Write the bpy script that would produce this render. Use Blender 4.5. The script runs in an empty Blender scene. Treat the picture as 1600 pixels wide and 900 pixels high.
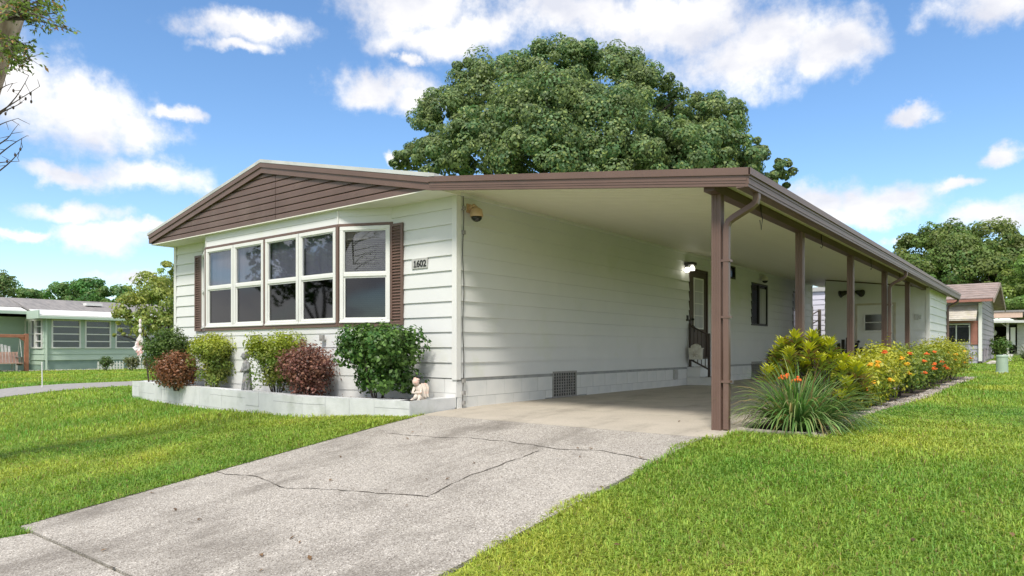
import bpy, math, random
import numpy as np
from mathutils import Vector, Matrix, noise as mnoise
R = math.radians
random.seed(7); rng = np.random.default_rng(11)
scene = bpy.context.scene
col = scene.collection

# ------------------------------------------------------------------ camera, sky, sun, exposure
FPX, HORIZON, CAMZ, YAW = 1080.0, 545.0, 0.786, R(38)       # measured on the 1600 px wide photograph
SY, CY = math.sin(YAW), math.cos(YAW)
cam_d = bpy.data.cameras.new('camera'); cam = bpy.data.objects.new('camera', cam_d); col.objects.link(cam)
cam.location = (0, 0, CAMZ); cam.rotation_euler = (R(90), 0, YAW)
cam_d.sensor_width = 36; cam_d.lens = 36 * FPX / 1600; cam_d.shift_y = (HORIZON - 450) / 1600
cam_d.clip_start = 0.05; cam_d.clip_end = 3000
scene.camera = cam

SUN_EL, SUN_AZ = R(54), math.atan2(0.38, -0.92)             # azimuth clockwise from +Y
SUN_STRENGTH, SUN_ANGLE, SKY_STRENGTH, CLOUD_STRENGTH, EXPOSURE = 2.0, R(14), 0.102, 1.0, 1.02
sun_d = bpy.data.lights.new('sun', 'SUN'); sun = bpy.data.objects.new('sun', sun_d); col.objects.link(sun)
sun_d.energy = SUN_STRENGTH; sun_d.angle = SUN_ANGLE; sun_d.color = (1.0, 0.94, 0.84)
sdir = Vector((math.sin(SUN_AZ) * math.cos(SUN_EL), math.cos(SUN_AZ) * math.cos(SUN_EL), math.sin(SUN_EL)))
sun.rotation_euler = sdir.to_track_quat('Z', 'Y').to_euler()
vs = scene.view_settings
vs.view_transform = 'Standard'; vs.look = 'None'; vs.exposure = EXPOSURE; vs.gamma = 1; vs.use_curve_mapping = False

world = bpy.data.worlds.new('World'); scene.world = world; world.use_nodes = True
wn, wl = world.node_tree.nodes, world.node_tree.links
wn.clear()
def wnode(t, **k):
    n = wn.new(t)
    for a, b in k.items(): setattr(n, a, b)
    return n
def wmath(op, a, b=None, c=None, clamp=False):
    n = wnode('ShaderNodeMath', operation=op, use_clamp=clamp)
    for i, x in enumerate((a, b, c)):
        if x is None: continue
        if isinstance(x, (int, float)): n.inputs[i].default_value = x
        else: wl.new(x, n.inputs[i])
    return n.outputs[0]
def wvec(op, a, b=None, c=None):
    n = wnode('ShaderNodeVectorMath', operation=op)
    for i, x in enumerate((a, b, c)):
        if x is None: continue
        if isinstance(x, (tuple, list)): n.inputs[i].default_value = x
        else: wl.new(x, n.inputs[i])
    return n.outputs['Value'] if op in ('LENGTH', 'DOT_PRODUCT') else n.outputs['Vector']
sky = wnode('ShaderNodeTexSky', sky_type='NISHITA', sun_disc=False, sun_elevation=SUN_EL, sun_rotation=SUN_AZ,
            altitude=0.0, air_density=1.0, dust_density=0.25, ozone_density=3.0)
tc = wnode('ShaderNodeTexCoord')
sep = wnode('ShaderNodeSeparateXYZ'); wl.new(tc.outputs['Generated'], sep.inputs[0])
fw = wmath('ADD', wmath('MULTIPLY', sep.outputs[0], -SY), wmath('MULTIPLY', sep.outputs[1], CY))
rt = wmath('ADD', wmath('MULTIPLY', sep.outputs[0], CY), wmath('MULTIPLY', sep.outputs[1], SY))
az = wmath('ARCTAN2', rt, fw); el = wmath('ARCSINE', sep.outputs[2])
cmb = wnode('ShaderNodeCombineXYZ'); wl.new(az, cmb.inputs[0]); wl.new(el, cmb.inputs[1])
ae = cmb.outputs[0]
def wnoise(vec, scale, detail=6, rough=0.55, off=(0, 0, 0), stretch=(1, 1, 1)):
    v = wvec('MULTIPLY_ADD', vec, stretch, off)
    n = wnode('ShaderNodeTexNoise'); n.inputs['Scale'].default_value = scale
    n.inputs['Detail'].default_value = detail; n.inputs['Roughness'].default_value = rough
    wl.new(v, n.inputs['Vector']); return n
# (azimuth, elevation, half width, half height) of the clouds in degrees, azimuth from the house's view axis
CLOUDS = [(-8, 26.3, 6.5, 2.4), (-5.0, 24.2, 7, 1.6), (5.5, 25.8, 8, 2.3), (13, 25.0, 7.5, 2.5), (19, 22.3, 7.0, 3.1), (25, 21.8, 3.4, 2.2),
          (-10.6, 20.6, 4.4, 1.5), (-8, 19.8, 2.2, 1.1), (-32.5, 16.6, 5.6, 2.6), (-36.5, 17.6, 5.0, 2.9), (-28.7, 15.6, 3.0, 1.5),
          (-26.2, 17.2, 1.7, .6), (-28.2, 12.6, 4.3, 1.25), (-32.3, 12.2, 3.0, .7), (-30.8, 8.0, 4.2, 1.1), (-32, 9.6, 3.4, .8), (-27.5, 8.8, 3.2, .6),
          (-20.8, 23.6, 4.4, 1.2), (-21.5, 22.2, 2.4, .6), (34.5, 22.2, 3.6, 1.4), (37, 23.2, 3, 1.6), (30.2, 16.2, 2.0, .6), (35.6, 13.4, 1.5, .7),
          (24.0, 11.0, 3.2, 1.4), (28.3, 11.0, 4.0, 1.5), (26.5, 9.8, 3, 1.0), (33.0, 11.6, 1.8, .5), (34.8, 8.9, 3.2, 1.2), (28.8, 7.6, 1.0, .4),
          (-9.6, 15.2, .9, .5), (-8, 22.6, 1.0, .5), (-27.5, 5.2, 3.4, .5), (-36, 8, 3, .5)]
warp = wnoise(ae, 9.0, 7, 0.6)
wv = wvec('SUBTRACT', warp.outputs['Color'], (0.5, 0.5, 0.5))
aew = wvec('ADD', ae, wvec('MULTIPLY', wv, (0.13, 0.085, 0)))
dist = None
for (a, e, ra, re) in CLOUDS:
    sx, sy = 1 / R(ra), 1 / R(re)
    d_ = wvec('LENGTH', wvec('MULTIPLY_ADD', aew, (sx, sy, 0), (-R(a) * sx, -R(e) * sy, 0)))
    dist = d_ if dist is None else wmath('SMOOTH_MIN', dist, d_, 0.15)
fine = wnoise(ae, 26.0, 8, 0.62, (3, 1, 0))
dens = wmath('ADD', wmath('SUBTRACT', 1.12, dist), wmath('MULTIPLY', wmath('SUBTRACT', fine.outputs[0], 0.5), 1.5))
mr = wnode('ShaderNodeMapRange', interpolation_type='SMOOTHSTEP'); wl.new(dens, mr.inputs[0])
mr.inputs[1].default_value = -0.20; mr.inputs[2].default_value = 0.80
# denser clouds added outside the view, to whiten the sky's fill light
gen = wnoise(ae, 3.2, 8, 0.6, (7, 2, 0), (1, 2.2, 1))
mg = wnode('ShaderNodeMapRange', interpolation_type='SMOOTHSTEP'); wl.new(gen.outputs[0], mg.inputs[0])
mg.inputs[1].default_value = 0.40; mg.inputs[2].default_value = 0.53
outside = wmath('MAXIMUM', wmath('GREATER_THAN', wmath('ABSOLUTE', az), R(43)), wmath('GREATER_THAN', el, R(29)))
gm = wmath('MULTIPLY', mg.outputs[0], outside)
above = wmath('GREATER_THAN', el, 0.0)
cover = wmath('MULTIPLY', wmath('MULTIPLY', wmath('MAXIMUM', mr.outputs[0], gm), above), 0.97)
shade_n = wnoise(ae, 7.0, 6, 0.55, (11, 5, 0), (1, 1.6, 1))
mc = wnode('ShaderNodeMapRange'); wl.new(shade_n.outputs[0], mc.inputs[0])
mc.inputs[1].default_value = 0.36; mc.inputs[2].default_value = 0.60
cc = wnode('ShaderNodeMix', data_type='RGBA'); wl.new(mc.outputs[0], cc.inputs['Factor'])
cc.inputs['A'].default_value = (0.40, 0.41, 0.455, 1); cc.inputs['B'].default_value = (0.60, 0.585, 0.565, 1)
b1, b2 = wnode('ShaderNodeBackground'), wnode('ShaderNodeBackground')
hs = wnode('ShaderNodeHueSaturation'); hs.inputs['Saturation'].default_value = 1.12
wl.new(sky.outputs[0], hs.inputs['Color']); wl.new(hs.outputs[0], b1.inputs[0]); b1.inputs[1].default_value = SKY_STRENGTH
wl.new(cc.outputs['Result'], b2.inputs[0]); b2.inputs[1].default_value = CLOUD_STRENGTH
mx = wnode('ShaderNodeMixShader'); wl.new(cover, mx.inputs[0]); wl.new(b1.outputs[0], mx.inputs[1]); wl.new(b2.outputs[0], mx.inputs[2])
wo = wnode('ShaderNodeOutputWorld'); wl.new(mx.outputs[0], wo.inputs[0])
world.cycles.sampling_method = 'MANUAL'; world.cycles.sample_map_resolution = 512

# ------------------------------------------------------------------ measuring helpers
def at(px, py, d):                       # a point of the photograph at depth d -> the place
    r = (px - 800) / FPX * d
    return Vector((-SY * d + CY * r, CY * d + SY * r, CAMZ + (HORIZON - py) / FPX * d))
def sstep(t): t = np.clip(t, 0, 1); return t * t * (3 - 2 * t)
def g(X, Y):                             # height of the ground
    X = np.asarray(X, float); Y = np.asarray(Y, float)
    s = 0.4; Yc = np.maximum(Y, 0.6)
    z = -0.11 * s * np.log1p(np.exp(np.clip((6.3 - Yc) / s, -40, 40)))
    z = z - 0.15 * sstep((-5.0 - X) / 7.5) + 0.018 * np.clip(Y - 20, 0, 25)
    return z
def gf(x, y): return float(g(x, y))
def gp(px, py):                          # a point of the photograph on the ground
    lo, hi = 0.5, 120.0
    for _ in range(60):
        m = (lo + hi) / 2; p = at(px, py, m)
        if p.z > gf(p.x, p.y): lo = m
        else: hi = m
    return at(px, py, lo)

# ------------------------------------------------------------------ materials
MATS = {}
def new_mat(name):
    m = bpy.data.materials.new(name); m.use_nodes = True; MATS[name] = m
    nt = m.node_tree; return m, nt.nodes, nt.links, nt.nodes['Principled BSDF']
def noise_node(n, l, scale, detail=5, rough=0.55, coord='Object', stretch=None):
    t = n.new('ShaderNodeTexCoord'); x = n.new('ShaderNodeTexNoise')
    x.inputs['Scale'].default_value = scale; x.inputs['Detail'].default_value = detail; x.inputs['Roughness'].default_value = rough
    if stretch:
        mp = n.new('ShaderNodeMapping'); mp.inputs['Scale'].default_value = stretch
        l.new(t.outputs[coord], mp.inputs[0]); l.new(mp.outputs[0], x.inputs['Vector'])
    else: l.new(t.outputs[coord], x.inputs['Vector'])
    return x.outputs[0]
def ramp(n, l, fac, lo, hi):
    r = n.new('ShaderNodeMapRange'); l.new(fac, r.inputs[0]); r.inputs[1].default_value = lo; r.inputs[2].default_value = hi
    return r.outputs[0]
def mixc(n, l, fac, a, b):
    x = n.new('ShaderNodeMix'); x.data_type = 'RGBA'
    if isinstance(fac, float): x.inputs['Factor'].default_value = fac
    else: l.new(fac, x.inputs['Factor'])
    for k, v in (('A', a), ('B', b)):
        if isinstance(v, tuple): x.inputs[k].default_value = (*v[:3], 1)
        else: l.new(v, x.inputs[k])
    return x.outputs['Result']
def mat(name, c1, c2=None, scale=3.0, rough=0.6, bump=0.0, bscale=60.0, metal=0.0, lo=0.35, hi=0.65, stretch=None, stain=None, sscale=0.7, slo=0.5, shi=0.75, spec=0.5, detail=5):
    m, n, l, p = new_mat(name)
    c2 = c2 or tuple(x * 0.85 for x in c1)
    c = mixc(n, l, ramp(n, l, noise_node(n, l, scale, detail, stretch=stretch), lo, hi), c1, c2)
    if stain: c = mixc(n, l, ramp(n, l, noise_node(n, l, sscale, 7, 0.65), slo, shi), c, stain)
    l.new(c, p.inputs['Base Color']); p.inputs['Roughness'].default_value = rough; p.inputs['Metallic'].default_value = metal
    p.inputs['Specular IOR Level'].default_value = spec
    if bump:
        b = n.new('ShaderNodeBump'); b.inputs['Strength'].default_value = bump; b.inputs['Distance'].default_value = 0.01
        l.new(noise_node(n, l, bscale, 4, stretch=stretch), b.inputs['Height']); l.new(b.outputs[0], p.inputs['Normal'])
    return m
mat('siding', (.715, .72, .71), (.675, .685, .68), 1.3, .5, .08, 40, stain=(.62, .65, .52), sscale=.9, slo=.58, shi=.85, spec=.3)
mat('trim_white', (.76, .76, .735), (.72, .72, .70), 4, .45, spec=.35)
mat('block_paint', (.78, .78, .76), (.70, .71, .70), 3.0, .7, .35, 55, stain=(.56, .56, .52), sscale=1.6, slo=.56, shi=.8)
mat('planter_paint', (.68, .69, .70), (.58, .595, .60), 3.0, .7, .4, 60, stain=(.40, .42, .39), sscale=2.2, slo=.5, shi=.78)
mat('mortar', (.40, .41, .40), (.32, .33, .33), 8, .8, .2)
mat('brown_metal', (.160, .098, .078), (.135, .083, .066), 2.2, .42, .03, 25, stain=(.20, .145, .12), sscale=3, slo=.6, shi=.9)
mat('brown_dark', (.115, .066, .050), (.095, .055, .043), 3, .5)
mat('brown_siding', (.150, .096, .080), (.120, .076, .063), 1.6, .5, .05, 40, stain=(.185, .13, .11), sscale=1.5)
mat('roof_white', (.62, .63, .62), (.50, .51, .50), 1.2, .45, stain=(.36, .36, .34), sscale=1.5)
mat('soffit', (.78, .755, .61), (.74, .71, .57), 2, .55, spec=.3)
mat('soffit_white', (.82, .81, .72), (.78, .77, .68), 2, .55, spec=.3)
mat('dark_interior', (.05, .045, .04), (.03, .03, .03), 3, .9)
mat('curtain', (.55, .55, .58), (.42, .42, .46), 18, .9, stretch=(1, 1, .02))
mat('blind', (.60, .60, .54), (.55, .55, .5), 5, .6)
mat('shade_lavender', (.36, .355, .43), (.30, .30, .37), 9, .8, stretch=(1, 1, .05))
mat('door_brown', (.075, .048, .038), (.06, .04, .032), 2, .45)
mat('black_metal', (.018, .017, .017), (.03, .028, .026), 8, .42)
mat('iron_brown', (.045, .032, .026), (.06, .04, .03), 8, .45)
mat('camera_cream', (.62, .43, .26), (.5, .34, .2), 8, .5)
mat('camera_white', (.7, .68, .6), (.6, .58, .5), 8, .4)
mat('dome_black', (.02, .02, .018), (.03, .03, .025), 8, .08)
mat('grille', (.36, .35, .33), (.27, .26, .25), 12, .6)
mat('hose_green', (.018, .030, .028), (.03, .045, .04), 12, .35)
mat('mailbox_white', (.72, .70, .62), (.58, .55, .46), 14, .5, .3, 60)
mat('plaque_grey', (.50, .50, .48), (.42, .42, .40), 10, .6)
mat('digit_dark', (.02, .02, .02), (.03, .03, .03), 10, .5)
mat('soil', (.10, .075, .055), (.05, .038, .03), 12, .95, .8, 40)
mat('gravel', (.60, .57, .52), (.34, .30, .26), 40, .9, .8, 60, detail=2)
mat('statue_grey', (.36, .36, .36), (.17, .17, .18), 22, .8, .6, 60, stain=(.40, .31, .26), sscale=9, slo=.55, shi=.7)
mat('statue_cream', (.72, .66, .58), (.60, .52, .45), 16, .75, .4, 60, stain=(.74, .50, .42), sscale=9, slo=.5, shi=.62)
mat('bark', (.62, .50, .41), (.30, .22, .17), 7, .9, 1.0, 18, stretch=(1.6, 1.6, .4))
mat('bark_dark', (.09, .07, .055), (.045, .035, .03), 8, .9, .8, 20)
mat('twig', (.10, .075, .06), (.06, .045, .04), 8, .9)
mat('asphalt', (.34, .32, .31), (.27, .26, .25), 8, .9, .3, 80)
mat('mint', (.47, .58, .49), (.43, .54, .46), 2, .6)
mat('mint_dark', (.27, .37, .33), (.22, .31, .28), 2, .7, .3, 30)
mat('shingle_grey', (.30, .28, .27), (.20, .19, .19), 2.2, .9, .4, 30, stretch=(.6, 3, 1))
mat('shingle_brown', (.36, .28, .25), (.24, .19, .17), 4, .9, .4, 30)
mat('lilac', (.42, .41, .49), (.37, .36, .44), 2, .6)
mat('annex_paint', (.66, .65, .74), (.62, .61, .70), 2, .6)
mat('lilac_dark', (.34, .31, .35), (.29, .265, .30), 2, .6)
mat('awning', (.56, .52, .45), (.44, .40, .34), 5, .6, stain=(.5, .46, .26), sscale=3)
mat('brick_red', (.36, .155, .12), (.28, .12, .09), 3, .6)
mat('cedar', (.40, .17, .10), (.30, .125, .075), 5, .7)
mat('cedar_pale', (.52, .34, .27), (.42, .26, .2), 6, .7)
mat('wood_grey', (.17, .145, .12), (.09, .075, .06), 10, .85, .4, 40)
mat('utility_green', (.36, .46, .37), (.32, .42, .34), 6, .5)
mat('beige', (.60, .44, .34), (.52, .38, .3), 3, .6)
mat('flower_red', (.75, .10, .03), (.80, .22, .03), 60, .5)
mat('flower_yellow', (.85, .50, .03), (.80, .35, .03), 60, .5)
mat('spinner', (.80, .76, .76), (.76, .42, .40), 9, .5, lo=.5, hi=.62)
mat('litter', (.24, .13, .06), (.40, .28, .13), 30, .8)
mat('crack', (.10, .085, .07), (.05, .045, .035), 30, .95)
mat('path_concrete', (.62, .60, .55), (.52, .5, .46), 4, .9, .2)

def glass(name, tint, refl, rough=0.02):
    m, n, l, p = new_mat(name); n.remove(p)
    t = n.new('ShaderNodeBsdfTransparent'); t.inputs[0].default_value = (*tint, 1)
    gl = n.new('ShaderNodeBsdfGlossy'); gl.inputs['Roughness'].default_value = rough; gl.inputs[0].default_value = (.95, .96, 1, 1)
    lw = n.new('ShaderNodeLayerWeight'); lw.inputs[0].default_value = 0.5
    pw_ = n.new('ShaderNodeMath'); pw_.operation = 'POWER'; pw_.inputs[1].default_value = 5; l.new(lw.outputs['Facing'], pw_.inputs[0])
    f = n.new('ShaderNodeMapRange'); l.new(pw_.outputs[0], f.inputs[0]); f.inputs[3].default_value = refl; f.inputs[4].default_value = 1.0
    x = n.new('ShaderNodeMixShader'); l.new(f.outputs[0], x.inputs[0]); l.new(t.outputs[0], x.inputs[1]); l.new(gl.outputs[0], x.inputs[2])
    l.new(x.outputs[0], n['Material Output'].inputs[0])
glass('glass_clear', (.75, .76, .78), .09)
glass('glass_mirror', (.25, .27, .27), .26, .01)
glass('glass_screen', (.25, .25, .26), .065, .03)
m, n_, l_, p_ = new_mat('lamp_glow'); p_.inputs['Emission Color'].default_value = (1, .95, .8, 1); p_.inputs['Emission Strength'].default_value = 2.5

# exposed-aggregate concrete
def concrete(name, c1, c2, speck, dark, lo=.5):
    m, n, l, p = new_mat(name)
    t = n.new('ShaderNodeTexCoord')
    v = n.new('ShaderNodeTexVoronoi'); v.inputs['Scale'].default_value = 125; l.new(t.outputs['Object'], v.inputs['Vector'])
    c = mixc(n, l, ramp(n, l, noise_node(n, l, 2.0, 6, .6), .3, .7), c1, c2)
    sp = n.new('ShaderNodeMath'); sp.operation = 'MULTIPLY'; sp.inputs[1].default_value = speck
    sc_ = n.new('ShaderNodeSeparateColor'); l.new(v.outputs['Color'], sc_.inputs[0])
    l.new(ramp(n, l, sc_.outputs[0], .55, .95), sp.inputs[0])
    c = mixc(n, l, sp.outputs[0], c, (.66, .62, .56))
    sd = n.new('ShaderNodeMath'); sd.operation = 'MULTIPLY'; sd.inputs[1].default_value = speck
    l.new(ramp(n, l, sc_.outputs[1], .62, 1.0), sd.inputs[0])
    c = mixc(n, l, sd.outputs[0], c, (.14, .12, .10))
    c = mixc(n, l, ramp(n, l, noise_node(n, l, 1.1, 8, .7, stretch=(1.6, .7, 1)), lo, .78), c, dark)
    c = mixc(n, l, ramp(n, l, noise_node(n, l, 38, 3, .6), .62, .8), c, dark)
    l.new(c, p.inputs['Base Color']); p.inputs['Roughness'].default_value = .88
    b = n.new('ShaderNodeBump'); b.inputs['Strength'].default_value = .5 * speck + .12; b.inputs['Distance'].default_value = .008
    l.new(v.outputs['Distance'], b.inputs['Height']); l.new(b.outputs[0], p.inputs['Normal'])
concrete('aggregate', (.44, .405, .36), (.335, .305, .27), .9, (.14, .122, .102), .50)
concrete('slab_smooth', (.50, .445, .37), (.42, .375, .31), .15, (.22, .195, .16), .5)

# lawn soil under the blades
m, n, l, p = new_mat('lawn')
c = mixc(n, l, ramp(n, l, noise_node(n, l, .9, 6, .6), .35, .65), (.21, .31, .04), (.16, .25, .03))
c = mixc(n, l, ramp(n, l, noise_node(n, l, 45, 3, .7), .5, .75), c, (.13, .13, .04))
c = mixc(n, l, ramp(n, l, noise_node(n, l, 14, 5, .7), .58, .8), c, (.15, .20, .04))
l.new(c, p.inputs['Base Color']); p.inputs['Roughness'].default_value = .95; p.inputs['Specular IOR Level'].default_value = .1
b = n.new('ShaderNodeBump'); b.inputs['Strength'].default_value = .9; b.inputs['Distance'].default_value = .05
l.new(noise_node(n, l, 60, 4), b.inputs['Height']); l.new(b.outputs[0], p.inputs['Normal'])

def leaf_mat(name, trans=0.35, rough=0.5, spec=0.4):
    m, n, l, p = new_mat(name)
    a = n.new('ShaderNodeAttribute'); a.attribute_name = 'tint'
    l.new(a.outputs['Color'], p.inputs['Base Color']); p.inputs['Roughness'].default_value = rough; p.inputs['Specular IOR Level'].default_value = spec
    t = n.new('ShaderNodeBsdfTranslucent'); hv = n.new('ShaderNodeHueSaturation'); hv.inputs['Value'].default_value = 1.5; hv.inputs['Saturation'].default_value = 1.1
    l.new(a.outputs['Color'], hv.inputs['Color']); l.new(hv.outputs[0], t.inputs[0])
    x = n.new('ShaderNodeMixShader'); x.inputs[0].default_value = trans
    l.new(p.outputs[0], x.inputs[1]); l.new(t.outputs[0], x.inputs[2]); l.new(x.outputs[0], n['Material Output'].inputs[0])
leaf_mat('leaf'); leaf_mat('leaf_glossy', .28, .45, .4); leaf_mat('blade', .3, .55, .3)

# ------------------------------------------------------------------ mesh helpers
def tag(o, label=None, cat=None, group=None, kind=None):
    if label: o['label'] = label
    if cat: o['category'] = cat
    if group: o['group'] = group
    if kind: o['kind'] = kind
    return o
def thing(name, loc, label, cat, group=None):
    o = bpy.data.objects.new(name, None); col.objects.link(o); o.location = loc; o.empty_display_size = .2
    return tag(o, label, cat, group)
def adopt(o, parent):
    if parent is not None:
        o.parent = parent
        if parent.type == 'EMPTY': o.matrix_parent_inverse = Matrix.Translation(-Vector(parent.location))
def link_mesh(name, me, material, parent=None):
    o = bpy.data.objects.new(name, me); col.objects.link(o)
    if material: me.materials.append(MATS[material])
    adopt(o, parent); return o
class MB:
    def __init__(s): s.v = []; s.f = []
    def add(s, vs, fs):
        b = len(s.v); s.v += [tuple(v) for v in vs]; s.f += [tuple(i + b for i in f) for f in fs]; return s
    def hexa(s, p):                     # p: bottom 4 (ccw) then top 4
        return s.add(p, [(3, 2, 1, 0), (4, 5, 6, 7), (0, 1, 5, 4), (1, 2, 6, 5), (2, 3, 7, 6), (3, 0, 4, 7)])
    def box(s, x0, x1, y0, y1, z0, z1):
        x0, x1 = min(x0, x1), max(x0, x1); y0, y1 = min(y0, y1), max(y0, y1); z0, z1 = min(z0, z1), max(z0, z1)
        return s.hexa([(x0, y0, z0), (x1, y0, z0), (x1, y1, z0), (x0, y1, z0), (x0, y0, z1), (x1, y0, z1), (x1, y1, z1), (x0, y1, z1)])
    def prism(s, poly, vec):
        n = len(poly); vec = Vector(vec); a = [Vector(p) for p in poly]; b = [p + vec for p in a]
        return s.add(a + b, [tuple(range(n))[::-1], tuple(range(n, 2 * n))] + [(i, (i + 1) % n, n + (i + 1) % n, n + i) for i in range(n)])
    def tube(s, path, r, n=8, cap=True, flat=None):
        path = [Vector(p) for p in path]; k = len(path); rr = r if isinstance(r, (list, tuple)) else [r] * k
        vs = []; prev = None
        for i, p in enumerate(path):
            t = (path[min(i + 1, k - 1)] - path[max(i - 1, 0)]).normalized()
            ref = prev if prev is not None else (Vector((0, 0, 1)) if abs(t.z) < .9 else Vector((0, 1, 0)))
            u = (ref - t * ref.dot(t)).normalized(); prev = u; w = t.cross(u)
            if flat:                    # rectangular section (half sizes along u, w)
                vs += [p + u * flat[0] * a + w * flat[1] * b for a, b in ((1, 1), (-1, 1), (-1, -1), (1, -1))]
            else:
                vs += [p + (u * math.cos(2 * math.pi * j / n) + w * math.sin(2 * math.pi * j / n)) * rr[i] for j in range(n)]
        if flat: n = 4
        fs = [(i * n + j, i * n + (j + 1) % n, (i + 1) * n + (j + 1) % n, (i + 1) * n + j) for i in range(k - 1) for j in range(n)]
        if cap: fs += [tuple(range(n))[::-1], tuple(range((k - 1) * n, k * n))]
        return s.add(vs, fs)
    def rings(s, rings, n=14):          # rings: (cx, cy, z, rx, ry)
        vs = [(cx + rx * math.cos(2 * math.pi * j / n), cy + ry * math.sin(2 * math.pi * j / n), z) for cx, cy, z, rx, ry in rings for j in range(n)]
        k = len(rings)
        fs = [(i * n + j, i * n + (j + 1) % n, (i + 1) * n + (j + 1) % n, (i + 1) * n + j) for i in range(k - 1) for j in range(n)]
        return s.add(vs, fs + [tuple(range(n))[::-1], tuple(range((k - 1) * n, k * n))])
    def ball(s, c, r, n=12, m=8):
        rx, ry, rz = r if isinstance(r, tuple) else (r, r, r)
        return s.rings([(c[0], c[1], c[2] - rz * math.cos(math.pi * (i + .02) / (m + .04)), rx * max(.02, math.sin(math.pi * (i + .02) / (m + .04))), ry * max(.02, math.sin(math.pi * (i + .02) / (m + .04)))) for i in range(m + 1)], n)
    def mesh(s, name, smooth=False):
        me = bpy.data.meshes.new(name); me.from_pydata(s.v, [], s.f); me.update()
        if smooth: me.polygons.foreach_set('use_smooth', [True] * len(me.polygons))
        return me
    def build(s, name, material, parent=None, smooth=False, bevel=0):
        o = link_mesh(name, s.mesh(name, smooth), material, parent)
        if bevel:
            b = o.modifiers.new('bevel', 'BEVEL'); b.width = bevel; b.segments = 2; b.limit_method = 'ANGLE'
        return o
def np_mesh(name, V, F, material, parent=None, tint=None):
    me = bpy.data.meshes.new(name); nv, (nf, k) = len(V), F.shape
    me.vertices.add(nv); me.vertices.foreach_set('co', np.ascontiguousarray(V, np.float32).ravel())
    me.loops.add(nf * k); me.loops.foreach_set('vertex_index', F.astype(np.int32).ravel())
    me.polygons.add(nf); me.polygons.foreach_set('loop_start', np.arange(0, nf * k, k, dtype=np.int32))
    me.polygons.foreach_set('loop_total', np.full(nf, k, np.int32))
    me.update(calc_edges=True); me.validate()
    if tint is not None:
        a = me.color_attributes.new('tint', 'FLOAT_COLOR', 'POINT')
        a.data.foreach_set('color', np.concatenate([tint, np.ones((nv, 1))], 1).astype(np.float32).ravel())
    return link_mesh(name, me, material, parent)

def rects_minus(u0, u1, z0, z1, holes):
    zs = sorted({z0, z1} | {z for h in holes for z in (h[2], h[3]) if z0 < z < z1}); out = []
    for a, b in zip(zs[:-1], zs[1:]):
        m = (a + b) / 2; cut = sorted((max(h[0], u0), min(h[1], u1)) for h in holes if h[2] < m < h[3] and h[0] < u1 and h[1] > u0)
        u = u0
        for c0, c1 in cut:
            if c0 > u + 1e-4: out.append((u, c0, a, b))
            u = max(u, c1)
        if u < u1 - 1e-4: out.append((u, u1, a, b))
    return out
class Plane:                             # a wall face: origin, direction along it, outward normal
    def __init__(s, o, u, n): s.o = Vector(o); s.u = Vector(u).normalized(); s.n = Vector(n).normalized()
    def p(s, u, out, z): q = s.o + s.u * u + s.n * out; return (q.x, q.y, z)
    def box(s, mb, u0, u1, o0, o1, z0, z1):
        return mb.hexa([s.p(u0, o0, z0), s.p(u1, o0, z0), s.p(u1, o1, z0), s.p(u0, o1, z0), s.p(u0, o0, z1), s.p(u1, o0, z1), s.p(u1, o1, z1), s.p(u0, o1, z1)])
LAP = 0.2032
def clad(pl, u0, u1, z0, z1, holes, parent, material, name='siding_board', first=None, lap=LAP, thick=.023):
    z = first if first is not None else z0; k = 0
    while z < z1 - .01:
        a, b = max(z, z0), min(z + lap, z1); mb = MB(); end = None
        for (ua, ub, za, zb) in sorted(rects_minus(u0, u1, a, b, holes)):
            if end is not None and ua > end + 1e-3: mb.build(name, material, parent); mb = MB()
            end = max(end, ub) if end is not None else ub
            ta = thick - (thick - .004) * (za - z) / lap; tb = thick - (thick - .004) * (zb - z) / lap
            mb.hexa([pl.p(ua, 0, za), pl.p(ub, 0, za), pl.p(ub, ta, za), pl.p(ua, ta, za), pl.p(ua, 0, zb), pl.p(ub, 0, zb), pl.p(ub, tb, zb), pl.p(ua, tb, zb)])
        if mb.v: mb.build(name, material, parent)
        z += lap; k += 1
def core(pl, u0, u1, z0, z1, holes, name, material, parent, t=.06):
    mb = MB()
    for (ua, ub, za, zb) in rects_minus(u0, u1, z0, z1, holes): pl.box(mb, ua, ub, -t, -.001, za, zb)
    return mb.build(name, material, parent)
def frame(mb, pl, u0, u1, z0, z1, w, o0, o1):
    pl.box(mb, u0, u1, o0, o1, z0, z0 + w); pl.box(mb, u0, u1, o0, o1, z1 - w, z1)
    pl.box(mb, u0, u0 + w, o0, o1, z0 + w, z1 - w); pl.box(mb, u1 - w, u1, o0, o1, z0 + w, z1 - w)

# ================================================================== the setting
def grid_axis(parts):
    return np.unique(np.concatenate([np.arange(a, b, s) for a, b, s in parts]))
gx = grid_axis([(-900, -100, 80), (-100, -30, 6), (-30, -24, 1), (-24, 8, .35), (8, 40, 2), (40, 100, 8), (100, 901, 80)])
gy = grid_axis([(-900, -20, 80), (-20, -2, 2), (-2, 26, .35), (26, 60, 2), (60, 120, 8), (120, 901, 80)])
GX, GY = np.meshgrid(gx, gy); GZ = g(GX, GY)
V = np.stack([GX.ravel(), GY.ravel(), GZ.ravel()], 1); nx = len(gx)
ii, jj = np.meshgrid(np.arange(nx - 1), np.arange(len(gy) - 1)); b0 = (jj * nx + ii).ravel()
ground = np_mesh('ground', V, np.stack([b0, b0 + 1, b0 + nx + 1, b0 + nx], 1), 'lawn'); tag(ground, 'green lawn and ground round the houses', 'ground', kind='structure')

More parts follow.
